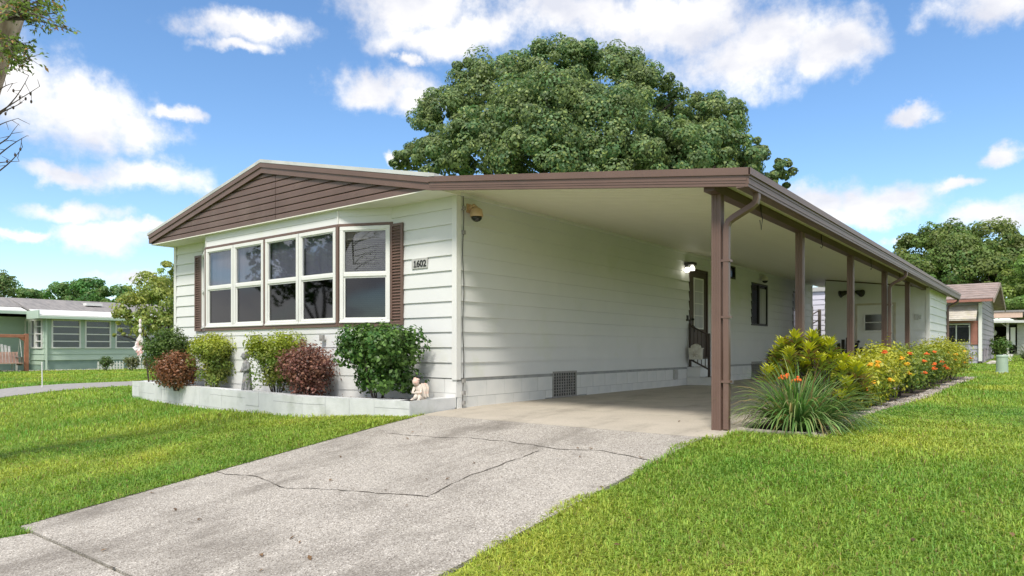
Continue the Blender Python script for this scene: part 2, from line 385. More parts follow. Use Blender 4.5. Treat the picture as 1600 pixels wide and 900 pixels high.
def sheet(name, poly_fn, y0, y1, step, lift, thick, material, parent=None):
    """strip of paving between two x limits x0(y), x1(y), following the ground, with sides"""
    ys = [y0 + (y1 - y0) * i / max(1, round((y1 - y0) / step)) for i in range(max(1, round((y1 - y0) / step)) + 1)]
    mb = MB(); nxs = 6; top = []; k = nxs + 1
    for y in ys:
        a, b = poly_fn(y)
        for i in range(k):
            x = a + (b - a) * i / nxs; top.append((x, y, gf(x, y) + lift))
    low = [(x, y, z - thick) for x, y, z in top]; N = len(top); fs = []
    for j in range(len(ys) - 1):
        for i in range(nxs):
            q = j * k + i; fs.append((q, q + 1, q + k + 1, q + k))
        fs.append((j * k, (j + 1) * k, N + (j + 1) * k, N + j * k)); e = j * k + nxs; fs.append((e, N + e, N + e + k, e + k))
    for i in range(nxs):
        fs.append((i, N + i, N + i + 1, i + 1)); e = (len(ys) - 1) * k + i; fs.append((e, e + 1, N + e + 1, N + e))
    return mb.add(top + low, fs).build(name, material, parent)
HX0, HX1, HY0, HY1 = -13.69, -6.16, 6.70, 23.70          # house walls
drive = sheet('driveway', lambda y: (-5.80 - .07 * (y - 1.7), -2.55), 1.8, 23.5, .4, .002, .05, 'crack')
tag(drive, 'concrete driveway running under the carport', 'driveway', kind='structure')
def dl(y): return -5.82 - .07 * (min(y, 5.9) - 1.72) if y < 5.95 else (-6.12 if y < 6.2 else -6.16)
GAP = .012
slab = sheet('slab', lambda y: (dl(y), -2.50), 1.735, 6.04, .22, .024, .06, 'aggregate', drive); slab['label'] = 'cracked pebbly driveway slab'
for a, b in ((6.04, 7.33), (7.33, 10.35), (10.35, 13.4), (13.4, 16.4), (16.4, 19.4), (19.4, 23.6)):
    sheet('slab', lambda y: (-6.158, -2.36), a + GAP, b, .3, .024, .06, 'slab_smooth', drive)
sheet('slab', lambda y: (-7.6 + .55 * (y + 2), -.9 - .45 * (y + 2)), -2.0, 1.715, .3, .020, .06, 'aggregate', drive)
def strip(name, pts, w, lift, material, parent):
    """a thin jagged line lying on the paving"""
    mb = MB(); P = []
    for i in range(len(pts) - 1):
        a, b = Vector(pts[i]), Vector(pts[i + 1]); n = max(2, int((b - a).length / .06))
        for j in range(n): P.append(a.lerp(b, j / n))
    P.append(Vector(pts[-1])); vs = []
    for i, p in enumerate(P):
        t = (P[min(i + 1, len(P) - 1)] - P[max(i - 1, 0)]).normalized(); nrm = Vector((-t.y, t.x, 0))
        o = nrm * (.045 * mnoise.noise(Vector((p.x * 2.2, p.y * 2.2, 7))) + .022 * mnoise.noise(Vector((p.x * 5, p.y * 5, 3))) + random.uniform(-.009, .009)); ww = w * random.uniform(.15, 1.5)
        for s in (-1, 1):
            q = p + o + nrm * s * ww; vs.append((q.x, q.y, gf(q.x, q.y) + lift))
    fs = [(2 * i, 2 * i + 1, 2 * i + 3, 2 * i + 2) for i in range(len(P) - 1)]
    return mb.add(vs, fs).build(name, material, parent)
for pts in ([(600, 680), (680, 687), (738, 687), (800, 695), (870, 706), (940, 709), (985, 717), (1020, 724)],
            [(337, 741), (402, 751), (433, 762), (446, 767), (525, 771), (630, 779), (668, 782)], [(668, 782), (736, 747), (842, 709)]):
    strip('crack', [gp(*p) for p in pts], .006, .027, 'crack', drive)
mb = MB(); ys_ = [1.76 + .1 * i for i in range(42)]; vs_ = []
for y in ys_:
    xe = dl(y); a_ = .035 + .03 * mnoise.noise(Vector((y * 4, 1, 1))) + random.uniform(-.006, .006)
    for x in (xe + .01 + .012 * mnoise.noise(Vector((y * 6, 5, 1))), xe - a_ - .02): vs_.append((x, y, gf(x, y) + .0275 - (.012 if x < xe - .02 else 0)))
mb.add(vs_, [(2 * i, 2 * i + 1, 2 * i + 3, 2 * i + 2) for i in range(len(ys_) - 1)]).build('dirt_edge', 'soil', drive)
road = sheet('side_road', lambda y: (-20.5, -18.1), -30, 60, 1.0, .02, .06, 'asphalt'); tag(road, 'narrow grey road beyond the left lawn', 'road', kind='structure')
fpath = sheet('garden_path', lambda y: (-1.85 - .045 * (y - 37), -1.38 - .03 * (y - 37)), 34.5, 50, .8, .02, .05, 'path_concrete'); tag(fpath, 'pale concrete path leading to the far open carport', 'path', kind='structure')

# ================================================================== the white house
house = thing('house', ((HX0 + HX1) / 2, (HY0 + HY1) / 2, 0), 'white single-storey manufactured house with brown gable and wide bay window', 'house')
Z0, ZS, SK = .40, 2.80, .40
side = Plane((HX1, 0, 0), (0, 1, 0), (1, 0, 0))
front = Plane((0, HY0, 0), (1, 0, 0), (0, -1, 0))
left = Plane((HX0, 0, 0), (0, 1, 0), (-1, 0, 0))
back = Plane((0, HY1, 0), (1, 0, 0), (0, 1, 0))
DOOR = (14.05, 15.05, .56, 2.53); W1 = (16.02, 16.78, 2.49, 2.82); W2 = (17.94, 19.22, 1.40, 2.52); W3 = (21.6, 22.5, 1.40, 2.53)
wall_r = core(side, HY0, HY1, 0, 3.0, [DOOR, W1, W2, W3], 'side_wall', 'siding', house)
clad(side, HY0 + .02, HY1, Z0, 2.88, [DOOR, W1, W2, W3], wall_r, 'siding', first=.401)
BX0, BX1, BY, BXa, BXb = -12.62, -7.39, 6.35, -11.85, -8.15
wall_f = core(front, HX0, HX1 - .07, 0, 3.0, [(BX0 + .02, BX1 - .02, .42, 2.79)], 'front_wall', 'siding', house)
clad(front, HX0 + .02, BX0, Z0, ZS, [], wall_f, 'siding', first=.401)
clad(front, BX1, HX1 - .02, Z0, ZS, [], wall_f, 'siding', first=.401)
core(left, HY0 + .07, HY1, 0, 3.0, [], 'left_wall', 'siding', house); core(back, HX0 + .07, HX1 - .07, 0, 3.0, [], 'rear_wall', 'siding', house)
clad(back, HX0, HX1, Z0, ZS, [], house.children[-1], 'siding', first=.401)
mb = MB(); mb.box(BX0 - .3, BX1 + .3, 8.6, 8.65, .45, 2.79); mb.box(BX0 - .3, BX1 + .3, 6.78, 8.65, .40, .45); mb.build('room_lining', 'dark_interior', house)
for x, y, sx, sy in ((HX1, HY0, 1, -1), (HX0, HY0, -1, -1)):              # corner boards
    mb = MB(); mb.box(x - sx * .055, x + sx * .030, y + sy * .018, y + sy * .030, .38, 2.795); mb.box(x + sx * .018, x + sx * .030, y + sy * .018, y - sy * .055, .38, 2.795)
    mb.build('corner_board', 'trim_white', house)
mb = MB(); mb.box(HX1 + .019, HX1 + .026, HY1 - .05, HY1 + .02, .38, 2.85); mb.build('corner_board', 'trim_white', house)
mb = MB(); mb.box(HX1 + .002, HX1 + .04, HY0, HY1, 2.80, 2.862); mb.build('frieze', 'trim_white', house)
mb = MB(); mb.box(-6.189, HX1 + .05, 6.272, HY0 + .03, 2.796, 2.90); mb.build('soffit_return', 'soffit_white', house)
# skirting of painted blocks
sk = MB(); sk.box(HX1 - .02, HX1 + .004, HY0, HY1, -.12, .40); sk.box(HX0, HX1 - .02, HY0 - .004, HY0 + .02, -.22, .40)
sk = sk.build('skirting', 'mortar', house)
VENTS = [(8.89, 9.57, .01, .43), (17.95, 18.75, .03, .45)]
bmesh_cache = {}
def block(x0, x1, y0, y1, z0, z1, material, parent):
    key = (round(x1 - x0, 3), round(y1 - y0, 3), round(z1 - z0, 3), material)
    if key not in bmesh_cache:
        bmesh_cache[key] = MB().box(0, x1 - x0, 0, y1 - y0, 0, z1 - z0).mesh('block'); bmesh_cache[key].materials.append(MATS[material])
    o = bpy.data.objects.new('block', bmesh_cache[key]); col.objects.link(o); o.location = (x0, y0, z0); o.parent = parent; return o
for k in range(2):
    y = HY0 + .004 - (.2 if k else 0)
    while y < HY1:
        a, b = max(y, HY0 - .02) + .003, min(y + .4, HY1) - .003
        if not any(v[0] - .01 < b and v[1] + .01 > a for v in VENTS) or k == 9:
            if b > a + .02: block(HX1 + .0045, HX1 + .0125, a, b, -.06 + .21 * k, -.06 + .21 * k + .205, 'block_paint', sk)
        else:
            for (ua, ub, za, zb) in rects_minus(a, b, -.06 + .21 * k, -.06 + .21 * k + .205, VENTS):
                if ub - ua > .03 and zb - za > .02: block(HX1 + .0045, HX1 + .0125, ua, ub, za, zb, 'block_paint', sk)
        y += .4
    x = HX1 - .4 + (.2 if k else 0)
    while x > HX0 - .4:
        a, b = max(x, HX0) + .003, min(x + .4, HX1 + .012) - .003
        if b > a: block(a, b, HY0 - .0125, HY0 - .0045, .16 - .145 + .125 * k * 1.5, .16 - .145 + .125 * k * 1.5 + .183, 'block_paint', sk)
        x -= .4
for v in VENTS:                                                              # foundation vents
    mb = MB(); frame(mb, side, *v, .03, .0, .03); vt = mb.build('foundation_vent', 'grille', house)
    mb = MB(); side.box(mb, v[0] + .03, v[1] - .03, .006, .012, v[2] + .03, v[3] - .03); mb.build('vent_backing', 'black_metal', vt)
    mb = MB(); nu = 9
    for i in range(1, nu): u = v[0] + .03 + (v[1] - v[0] - .06) * i / nu; side.box(mb, u - .010, u + .010, .013, .024, v[2] + .03, v[3] - .03)
    for i in range(1, 8): z = v[2] + .03 + (v[3] - v[2] - .06) * i / 8; side.box(mb, v[0] + .03, v[1] - .03, .0125, .020, z - .006, z + .006)
    mb.build('vent_grid', 'grille', vt)
# gable, roof and fascia
PX, PZ = -9.95, 3.76; ELX, ELZ, ERX, ERZ = -13.80, 2.99, -6.19, 2.955; GY0 = 6.26
def rz(x): return PZ + (ELZ - PZ) * (PX - x) / (PX - ELX) if x < PX else PZ + (ERZ - PZ) * (x - PX) / (ERX - PX)
rf = MB()
rf.hexa([(ELX - .05, GY0 - .05, ELZ - .012), (PX, GY0 - .05, PZ - .001), (PX, 24.0, PZ - .001), (ELX - .05, 24.0, ELZ - .012), (ELX - .05, GY0 - .05, ELZ + .035), (PX, GY0 - .05, PZ + .05), (PX, 24.0, PZ + .05), (ELX - .05, 24.0, ELZ + .035)])
rf.hexa([(PX, GY0 - .05, PZ - .001), (ERX + .10, GY0 - .05, ERZ - .022), (ERX + .10, 24.0, ERZ - .022), (PX, 24.0, PZ - .001), (PX, GY0 - .05, PZ + .05), (ERX + .10, GY0 - .05, ERZ + .03), (ERX + .10, 24.0, ERZ + .03), (PX, 24.0, PZ + .05)])
roof = rf.build('roof', 'roof_white', house)
mb = MB(); y = GY0 + .6
while y < 23.9:                                                              # standing seams
    for xa, xb in ((ELX - .05, PX), (PX, ERX + .1)):
        za, zb = (rz(xa) + .045, PZ + .05) if xa < PX else (PZ + .05, rz(xb) + .045)
        mb.hexa([(xa, y, za - .01), (xb, y, zb - .01), (xb, y + .03, zb - .01), (xa, y + .03, za - .01), (xa, y, za + .03), (xb, y, zb + .03), (xb, y + .03, zb + .03), (xa, y + .03, za + .03)])
    y += .6
mb.build('roof_seams', 'roof_white', roof)
def rake(xa, xb, lo, hi, y0, y1, material, name, parent, zf=rz):
    mb = MB(); za, zb = zf(xa), zf(xb)
    mb.hexa([(xa, y0, za - lo), (xb, y0, zb - lo), (xb, y1, zb - lo), (xa, y1, za - lo), (xa, y0, za - hi), (xb, y0, zb - hi), (xb, y1, zb - hi), (xa, y1, za - hi)])
    return mb.build(name, material, parent)
for xa, xb in ((ELX, PX), (PX, ERX)):
    rake(xa, xb, .075, .006, GY0 - .045, GY0, 'brown_metal', 'fascia', house)
    rake(xa, xb, .165, .0755, GY0 - .028, GY0, 'brown_metal', 'fascia', house)
mb = MB(); mb.box(ELX - .012, ELX, GY0 - .03, 24.0, ELZ - .165, ELZ - .015); mb.build('fascia', 'brown_metal', house)
gb = MB(); gb.add([(ELX + .1, GY0 + .035, 2.80), (ERX, GY0 + .035, 2.80), (ERX, GY0 + .035, ERZ - .15), (PX, GY0 + .035, PZ - .15), (ELX + .1, GY0 + .035, ELZ - .15)], [(0, 1, 2, 3, 4)])
gable = gb.build('gable', 'brown_siding', house)
def xl_at(z): return PX - (PZ - .15 - z) / (PZ - ELZ) * (PX - ELX)
def xr_at(z): return PX + (PZ - .15 - z) / (PZ - ERZ) * (ERX - PX)
z = 2.80
while z < PZ - .17:
    zt = min(z + .104, PZ - .16); L0, L1, R0, R1 = max(xl_at(z), ELX + .02), max(xl_at(zt), ELX + .02), min(xr_at(z), ERX), min(xr_at(zt), ERX)
    zm = zt - .03
    for a0, a1, b0, b1 in ((L0, L1, -9.616, -9.616), (-9.604, -9.604, R0, R1)):
        am, bm_ = a0 + (a1 - a0) * (zm - z) / (zt - z), b0 + (b1 - b0) * (zm - z) / (zt - z)
        if b0 - a0 < .05: continue
        y0, ya, yb = GY0 + .034, GY0 + .006, GY0 + .026
        a1, b1 = min(a1, b1 - .01) if b1 < -9.61 else a1, max(b1, a1 + .01)
        mb = MB(); mb.add([(a0, ya, z), (b0, ya, z), (bm_, ya + .002, zm), (am, ya + .002, zm), (a1, yb, zt), (b1, yb, zt), (a0, y0, z), (b0, y0, z), (b1, y0, zt), (a1, y0, zt)],
                         [(0, 1, 2, 3), (3, 2, 5, 4), (6, 7, 1, 0), (4, 5, 8, 9), (0, 3, 4, 9, 6), (1, 7, 8, 5, 2)])
        mb.build('siding_board', 'brown_siding', gable)
    z = zt if zt < PZ - .17 else 99
mb = MB(); mb.add([(ELX + .02, GY0 + .002, 2.797), (ERX, GY0 + .002, 2.797), (ERX, HY0 + .05, 2.797), (ELX + .02, HY0 + .05, 2.797), (ELX + .02, GY0 + .002, 2.81), (ERX, GY0 + .002, 2.81), (ERX, HY0 + .05, 2.81), (ELX + .02, HY0 + .05, 2.81)],
                 [(3, 2, 1, 0), (4, 5, 6, 7), (0, 1, 5, 4), (1, 2, 6, 5), (2, 3, 7, 6), (3, 0, 4, 7)])
mb.build('soffit', 'soffit_white', house)

# bay window: three faces
b_c = Plane((BXa, BY, 0), (1, 0, 0), (0, -1, 0)); Lc = BXb - BXa
vl, vr = Vector((BXa - BX0, BY - HY0, 0)), Vector((BX1 - BXb, HY0 - BY, 0)); Ls = vl.length
b_l = Plane((BX0, HY0, 0), vl, Vector((vl.y, -vl.x, 0))); b_r = Plane((BXb, BY, 0), vr, Vector((vr.y, -vr.x, 0)))
WZ0, WZ1 = 1.16, 2.545
bay = MB()
for pl, L_ in ((b_l, Ls), (b_c, Lc), (b_r, Ls)):
    for z0, z1 in ((-.2, 1.105), (2.59, 2.798)): pl.box(bay, .004, L_ - .004, -.05, -.001, z0, z1)
bay = bay.build('bay', 'siding', house)
for pl, L_ in ((b_l, Ls), (b_c, Lc), (b_r, Ls)):
    clad(pl, 0, L_, -.005, 1.105, [], bay, 'siding', first=-.005, thick=.014)
    clad(pl, 0, L_, 2.59, 2.798, [], bay, 'siding', first=2.59, lap=.104, thick=.012)
    mb = MB(); pl.box(mb, -.004, L_ + .004, -.04, .034, 1.105, 1.155); mb.build('bay_trim', 'brown_metal', bay)
    mb = MB(); pl.box(mb, -.004, L_ + .004, -.04, .030, 2.55, 2.588); mb.build('bay_trim', 'brown_metal', bay)
for pl, u in ((b_c, 0), (b_c, Lc / 2), (b_c, Lc)):
    mb = MB(); pl.box(mb, u - .026, u + .026, -.03, .030, 1.156, 2.549); mb.build('bay_trim', 'brown_metal', bay)
for pl, u0, u1 in ((b_r, Ls - .03, Ls), (b_l, 0, .03)):
    mb = MB(); pl.box(mb, u0, u1, -.03, .026, 1.156, 2.549); mb.build('bay_trim', 'brown_metal', bay)
for u in (0.0, Lc):
    mb = MB(); b_c.box(mb, u - .012, u + .012, .005, .02, 2.59, 2.797); mb.build('seam_strip', 'trim_white', bay)
def window(pl, u0, u1, z0, z1, parent, drape, fw_=.055):
    mb = MB(); frame(mb, pl, u0, u1, z0, z1, fw_, -.02, .040)
    zm = (z0 + z1) / 2; pl.box(mb, u0 + fw_, u1 - fw_, -.005, .032, zm - .026, zm + .026)
    pl.box(mb, u0 - .004, u1 + .004, .012, .052, z0 - .002, z0 + .022)
    w = mb.build('window', 'trim_white', parent, bevel=.004)
    mb = MB(); frame(mb, pl, u0 + fw_, u1 - fw_, z0 + fw_, zm - .026, .022, -.015, .018); mb.build('sash', 'trim_white', w)
    mb = MB(); frame(mb, pl, u0 + fw_, u1 - fw_, zm + .026, z1 - fw_, .016, -.012, .026); mb.build('sash', 'trim_white', w)
    mb = MB(); pl.box(mb, u0 + fw_ + .016, u1 - fw_ - .016, .004, .010, zm + .042, z1 - fw_ - .016); mb.build('pane', 'glass_clear', w)
    mb = MB(); pl.box(mb, u0 + fw_ + .022, u1 - fw_ - .022, -.006, 0, z0 + fw_ + .022, zm - .048); mb.build('pane', 'glass_screen', w)
    if drape == 'shade':
        mb = MB(); pl.box(mb, u0 + .03, u1 - .03, -.062, -.055, zm - .05, z1 - .02); mb.build('roller_shade', 'shade_lavender', w)
    elif drape == 'blind':
        mb = MB(); nb = 44
        for i in range(nb):
            z = z0 + .06 + (z1 - z0 - .14) * i / nb; c0 = pl.p(u0 + .04, -.075, z); 
            mb.hexa([pl.p(u0 + .04, -.085, z), pl.p(u1 - .04, -.085, z), pl.p(u1 - .04, -.062, z + .010), pl.p(u0 + .04, -.062, z + .010), pl.p(u0 + .04, -.085, z + .002), pl.p(u1 - .04, -.085, z + .002), pl.p(u1 - .04, -.062, z + .012), pl.p(u0 + .04, -.062, z + .012)])
        mb.build('blind', 'blind', w)
        mb = MB(); pl.box(mb, u0 + .02, u1 - .02, -.06, -.045, z1 - .18, z1 - .02); mb.build('valance', 'awning', w)
    return w
q = Lc / 4
for i in range(4):
    u0, u1 = i * q + (.026 if i % 2 == 0 else .003), (i + 1) * q - (.026 if i % 2 == 1 else .003)
    window(b_c, u0 + .006, u1 - .006, WZ0, WZ1, bay, 'shade')
window(b_r, .034, Ls - .034, WZ0, WZ1, bay, 'blind'); window(b_l, .034, Ls - .034, WZ0, WZ1, bay, 'blind')
for x0, x1 in ((-7.382, -7.137), (-12.87, -12.63)):                            # louvred shutters
    mb = MB(); frame(mb, front, x0, x1, 1.12, 2.55, .036, .024, .052); front.box(mb, x0 + .03, x1 - .03, .024, .029, 1.15, 2.52)
    sh = mb.build('shutter', 'brown_metal', house)
    zz = 1.16
    lm = MB()
    while zz < 2.50:
        lm.hexa([front.p(x0 + .036, .030, zz + .022), front.p(x1 - .036, .030, zz + .022), front.p(x1 - .036, .049, zz), front.p(x0 + .036, .049, zz), front.p(x0 + .036, .030, zz + .030), front.p(x1 - .036, .030, zz + .030), front.p(x1 - .036, .049, zz + .008), front.p(x0 + .036, .049, zz + .008)]); zz += .042
    lm.build('louvres', 'brown_metal', sh)
# side windows
def dark_window(v, parent, split=None, light=None, hbar=False):
    mb = MB(); frame(mb, side, *v, .045, -.03, .030)
    if split: side.box(mb, split - .025, split + .025, -.02, .024, v[2] + .045, v[3] - .045)
    if hbar: side.box(mb, v[0] + .045, v[1] - .045, -.02, .024, (v[2] + v[3]) / 2 - .02, (v[2] + v[3]) / 2 + .02)
    w = mb.build('window', 'black_metal', parent)
    mb = MB(); side.box(mb, v[0] + .045, v[1] - .045, -.012, -.006, v[2] + .045, v[3] - .045); mb.build('pane', 'glass_screen', w)
    if light:
        mb = MB(); side.box(mb, light[0], light[1], -.004, .004, light[2], light[3]); mb.build('curtain', 'curtain', w)
dark_window(W1, house); dark_window(W2, house, 18.55, (18.66, 19.13, 1.46, 2.40)); dark_window(W3, house, light=(21.66, 21.9, 2.0, 2.47), hbar=True)
# side door
mb = MB(); frame(mb, side, *DOOR, .045, -.04, .030); dj = mb.build('door_frame', 'door_brown', house)
mb = MB(); side.box(mb, DOOR[0] + .045, DOOR[1] - .045, -.03, .006, DOOR[2] + .02, DOOR[3] - .045); dr = mb.build('door', 'door_brown', house)
gl = (14.30, 14.82, 1.22, 2.34)
mb = MB(); frame(mb, side, *gl, .030, .006, .022)
for i in range(1, 4): z = gl[2] + .03 + (gl[3] - gl[2] - .06) * i / 4; side.box(mb, gl[0] + .03, gl[1] - .03, .0065, .018, z - .008, z + .008)
mb.build('window_grid', 'trim_white', dr)
mb = MB(); side.box(mb, gl[0] + .03, gl[1] - .03, .0062, .011, gl[2] + .03, gl[3] - .03); mb.build('door_curtain', 'curtain', dr)
mb = MB(); mb.ball((HX1 + .06, 14.14, 1.42), .032); mb.box(HX1 + .006, HX1 + .02, 14.10, 14.18, 1.26, 1.52); mb.tube([(HX1 + .055, 14.14, 1.29), (HX1 + .07, 14.22, 1.25), (HX1 + .055, 14.22, 1.15)], .016); mb.build('door_handle', 'black_metal', dr, smooth=True)
mb = MB(); side.box(mb, 13.90, 13.95, .012, .05, 1.38, 1.50); mb.build('doorbell', 'black_metal', house)
mb = MB(); mb.tube([(HX1 + .030, 6.80 + .012 * math.sin(i * .9), 2.80 - i * .14) for i in range(21)], .005, 6); cb = mb.build('cable', 'black_metal', house)
for z in (2.62, 2.30, .34, .18, .05):
    mb = MB(); mb.box(HX1 + .012, HX1 + .05, 6.785, 6.83, z, z + .05); mb.build('clip', 'grille', cb)
mb = MB(); front.box(mb, -8.50, -8.41, .40, .43, .90, .99); front.box(mb, -8.48, -8.43, .43, .436, .92, .97); o = mb.build('outlet_cover', 'grille', house)
mb = MB(); side.box(mb, 13.25, 13.40, .0125, .06, .16, .36); side.box(mb, 13.27, 13.38, .06, .07, .25, .34); mb.build('outlet_box', 'plaque_grey', house, bevel=.006)

# house number on its plate
plate = thing('number_plate', (-6.80, 6.67, 2.0), 'small grey house number plate reading 1602 beside the bay window', 'house number')
nx0 = front
mb = MB(); front.box(mb, -6.965, -6.665, .020, .034, 1.885, 2.025); mb.build('plate', 'plaque_grey', plate)
fc = bpy.data.curves.new('digits', 'FONT'); fc.body = '1602'; fc.size = .125; fc.extrude = .003; fc.align_x = 'CENTER'; fc.space_character = 1.0; fc.offset = .0025
fo = bpy.data.objects.new('tmp', fc); col.objects.link(fo); bpy.context.view_layer.update()
me = bpy.data.meshes.new_from_object(fo.evaluated_get(bpy.context.evaluated_depsgraph_get())); bpy.data.objects.remove(fo)
me.transform(Matrix.Translation((-6.805, 6.663, 1.908)) @ Matrix.Rotation(R(90), 4, 'X')); link_mesh('digits', me, 'digit_dark', plate)
x1_ = min(v.co.x for v in me.vertices)
mb = MB(); front.box(mb, x1_ - .014, x1_ + .040, .0342, .040, 1.905, 1.917); front.box(mb, x1_ - .012, x1_ + .012, .0342, .040, 1.972, 1.986); mb.build('digit_serifs', 'digit_dark', plate)

# ================================================================== carport
carport = thing('carport', (-2.55, 15, 0), 'long white carport roof on brown posts along the house side', 'carport')
CXL, CXR, CY0, CY1, CS = -6.14, -2.14, 6.26, 24.5, .133
def ct(x): return 2.952 - CS * (x + 6.19)          # top
def cs(x): return 2.850 - CS * (x + 6.16)          # soffit
mb = MB(); y0, y1 = CY0 + .02, CY1
mb.hexa([(CXL, y0, cs(CXL) + .02), (CXR - .07, y0, cs(CXR) + .03), (CXR - .07, y1, cs(CXR) + .03), (CXL, y1, cs(CXL) + .02), (CXL, y0, ct(CXL) - .006), (CXR - .07, y0, ct(CXR) - .006), (CXR - .07, y1, ct(CXR) - .006), (CXL, y1, ct(CXL) - .006)])
croof = mb.build('roof_deck', 'roof_white', carport)
pm = MB(); pw = .304                                 # one soffit panel with shallow ribs, shared by all
prof = [(0, .014), (.010, 0), (.090, 0), (.098, .014), (.104, .014), (.112, 0), (.192, 0), (.200, .014), (.206, .014), (.214, 0), (.294, 0), (.304, .014)]
xa, xb = CXL, CXR - .10
vs_, fs_ = [], []
for yy, dz in prof: vs_ += [(xa, yy, cs(xa) + dz), (xb, yy, cs(xb) + dz)]
for i in range(len(prof) - 1): fs_.append((2 * i, 2 * i + 1, 2 * i + 3, 2 * i + 2))
pme = pm.add(vs_, fs_).mesh('soffit_panel'); pme.materials.append(MATS['soffit'])
for i in range(60):
    o = bpy.data.objects.new('soffit_panel', pme); col.objects.link(o); o.location = (0, CY0 + .03 + i * pw, 0); o.parent = croof
rake(CXL - .05, CXR, .062, -.006, CY0 - .050, CY0 + .01, 'brown_metal', 'fascia', carport, ct)
for lo, hi, o in ((.086, .0625, .036), (.110, .0875, .040), (.134, .1115, .036), (.162, .1355, .032)):
    rake(CXL - .05, CXR - .035, lo, hi, CY0 - o, CY0 + .01, 'brown_metal', 'fascia', carport, ct)
gt = 2.412
mb = MB(); mb.box(CXR - .012, CXR + .006, CY0 - .05, CY1, gt - .056, gt + .006); mb.build('gutter', 'brown_metal', carport)
gut = MB(); gut.box(CXR - .13, CXR - .055, CY0 - .03, CY1, gt - .160, gt - .145); gut.box(CXR - .06, CXR - .046, CY0 - .03, CY1, gt - .144, gt - .01)
for lo, hi, o in ((.083, .0565, .020), (.109, .0845, .026), (.135, .1105, .024), (.1605, .1365, .030)): gut.box(CXR - o - .02, CXR - o + .01, CY0 - .034, CY1, gt - lo, gt - hi)
gut.build('gutter', 'brown_metal', carport)
mb = MB(); mb.box(-2.605, -2.50, CY0 + .03, 20.18, 2.275, 2.366); mb.build('beam', 'brown_dark', carport)
POSTS = [6.5, 9.27, 12.1, 14.95, 17.64]
post_me = {}
def post(y):
    z0 = gf(-2.55, y) + .025; key = round(z0, 2)
    mb = MB(); h = .046; poly = []
    for (ax, ay) in ((1, 0), (0, 1), (-1, 0), (0, -1)):                        # fluted square section
        tx, ty = -ay, ax
        for s, dd in ((-.046, 0), (-.026, 0), (-.022, -.005), (-.008, -.005), (-.004, 0), (.004, 0), (.008, -.005), (.022, -.005), (.026, 0)):
            poly.append((-2.55 + ax * (h + dd) + tx * s, y + ay * (h + dd) + ty * s, z0 - .06))
    mb.prism(poly, (0, 0, 2.277 - z0 + .06)); return mb.build('post', 'brown_metal', carport)
for y in POSTS: post(y)
def downspout(y, x=-2.462, yg=None, zb=None):
    yg = yg if yg is not None else y + .06; zb = zb if zb is not None else gf(x, y) + .03
    mb = MB(); path = [(-2.195, yg, 2.262), (-2.195, yg, 2.205), (-2.205, yg, 2.165), (-2.235, yg - .01, 2.135)]
    path += [(-2.405, y + .012, 2.035), (-2.440, y, 2.005), (-2.458, y, 1.965), (x, y, 1.91)]
    for z in (1.5, 1.0, .6, .3): path.append((x + random.uniform(-.003, .003), y, z))
    path.append((x, y, zb)); mb.tube(path, 1, flat=(.036, .028)); d = mb.build('downspout', 'brown_metal', carport, bevel=.008)
    for z in (1.62, 1.08, .46):
        m2 = MB(); m2.box(x - .075, x + .042, y - .040, y + .040, z, z + .022); m2.build('strap', 'brown_metal', d)
    return d
downspout(6.5); downspout(14.95)
for y in (7.6, 10.1, 13.4, 16.3):
    mb = MB(); mb.tube([(-2.50, y, 2.36), (-2.492, y, 2.25), (-2.48, y, 2.20), (-2.495, y, 2.17 if y > 8 else 2.08), (-2.51, y, 2.19)], .005, 6); mb.build('hook', 'black_metal', carport)

# ================================================================== storage shed
shed = thing('storage_shed', (-3.67, 22, 0), 'white lap-sided storage shed with pale door at the carport end', 'shed')
SX0, SX1, SY0, SY1 = -4.89, -2.45, 20.2, 23.8
sf = Plane((0, SY0, 0), (1, 0, 0), (0, -1, 0)); sr = Plane((SX1, 0, 0), (0, 1, 0), (1, 0, 0)); sl = Plane((SX0, 0, 0), (0, 1, 0), (-1, 0, 0))
SD = (-4.14, -3.18, .03, 1.985)
w = core(sf, SX0, SX1, -.05, 2.62, [SD], 'front_wall', 'siding', shed); clad(sf, SX0, SX1 - .02, .05, 2.50, [SD], w, 'siding', first=.05)
mb = MB(); mb.add([sf.p(SX0, 0, 2.50), sf.p(SX1, 0, 2.50), sf.p(SX1, 0, cs(SX1)), sf.p(SX0, 0, cs(SX0)), sf.p(SX0, .012, 2.50), sf.p(SX1, .012, 2.50), sf.p(SX1, .012, cs(SX1) - .004), sf.p(SX0, .012, cs(SX0) - .004)], [(4, 5, 6, 7)])
mb.build('gable_board', 'siding', w)
rake(SX0, SX1, .03, .004, SY0 - .03, SY0 - .012, 'brown_dark', 'trim', shed, cs)
w = core(sr, SY0, SY1, -.05, 2.34, [], 'side_wall', 'siding', shed); clad(sr, SY0 + .02, SY1, .05, 2.33, [], w, 'siding', first=.05)
w = core(sl, SY0 + .06, SY1, -.05, 2.64, [], 'side_wall', 'siding', shed); clad(sl, SY0, SY1, .05, 2.62, [], w, 'siding', first=.05)
mb = MB(); mb.box(SX0, SX1 - .06, SY1 - .06, SY1, -.05, 2.3); mb.build('rear_wall', 'siding', shed)
mb = MB(); mb.box(SX1 - .06, SX1 + .026, SY0 - .027, SY0 + .0, -.02, 2.36); mb.box(SX1 + .019, SX1 + .027, SY0, SY0 + .05, -.02, 2.36); mb.build('corner_board', 'trim_white', shed)
mb = MB(); mb.box(SX1 + .0, SX1 + .03, SY0 + .05, SY1, 2.335, 2.365); mb.build('trim', 'brown_dark', shed)
mb = MB(); frame(mb, sf, *SD, .05, -.02, .030); mb.build('door_frame', 'awning', shed)
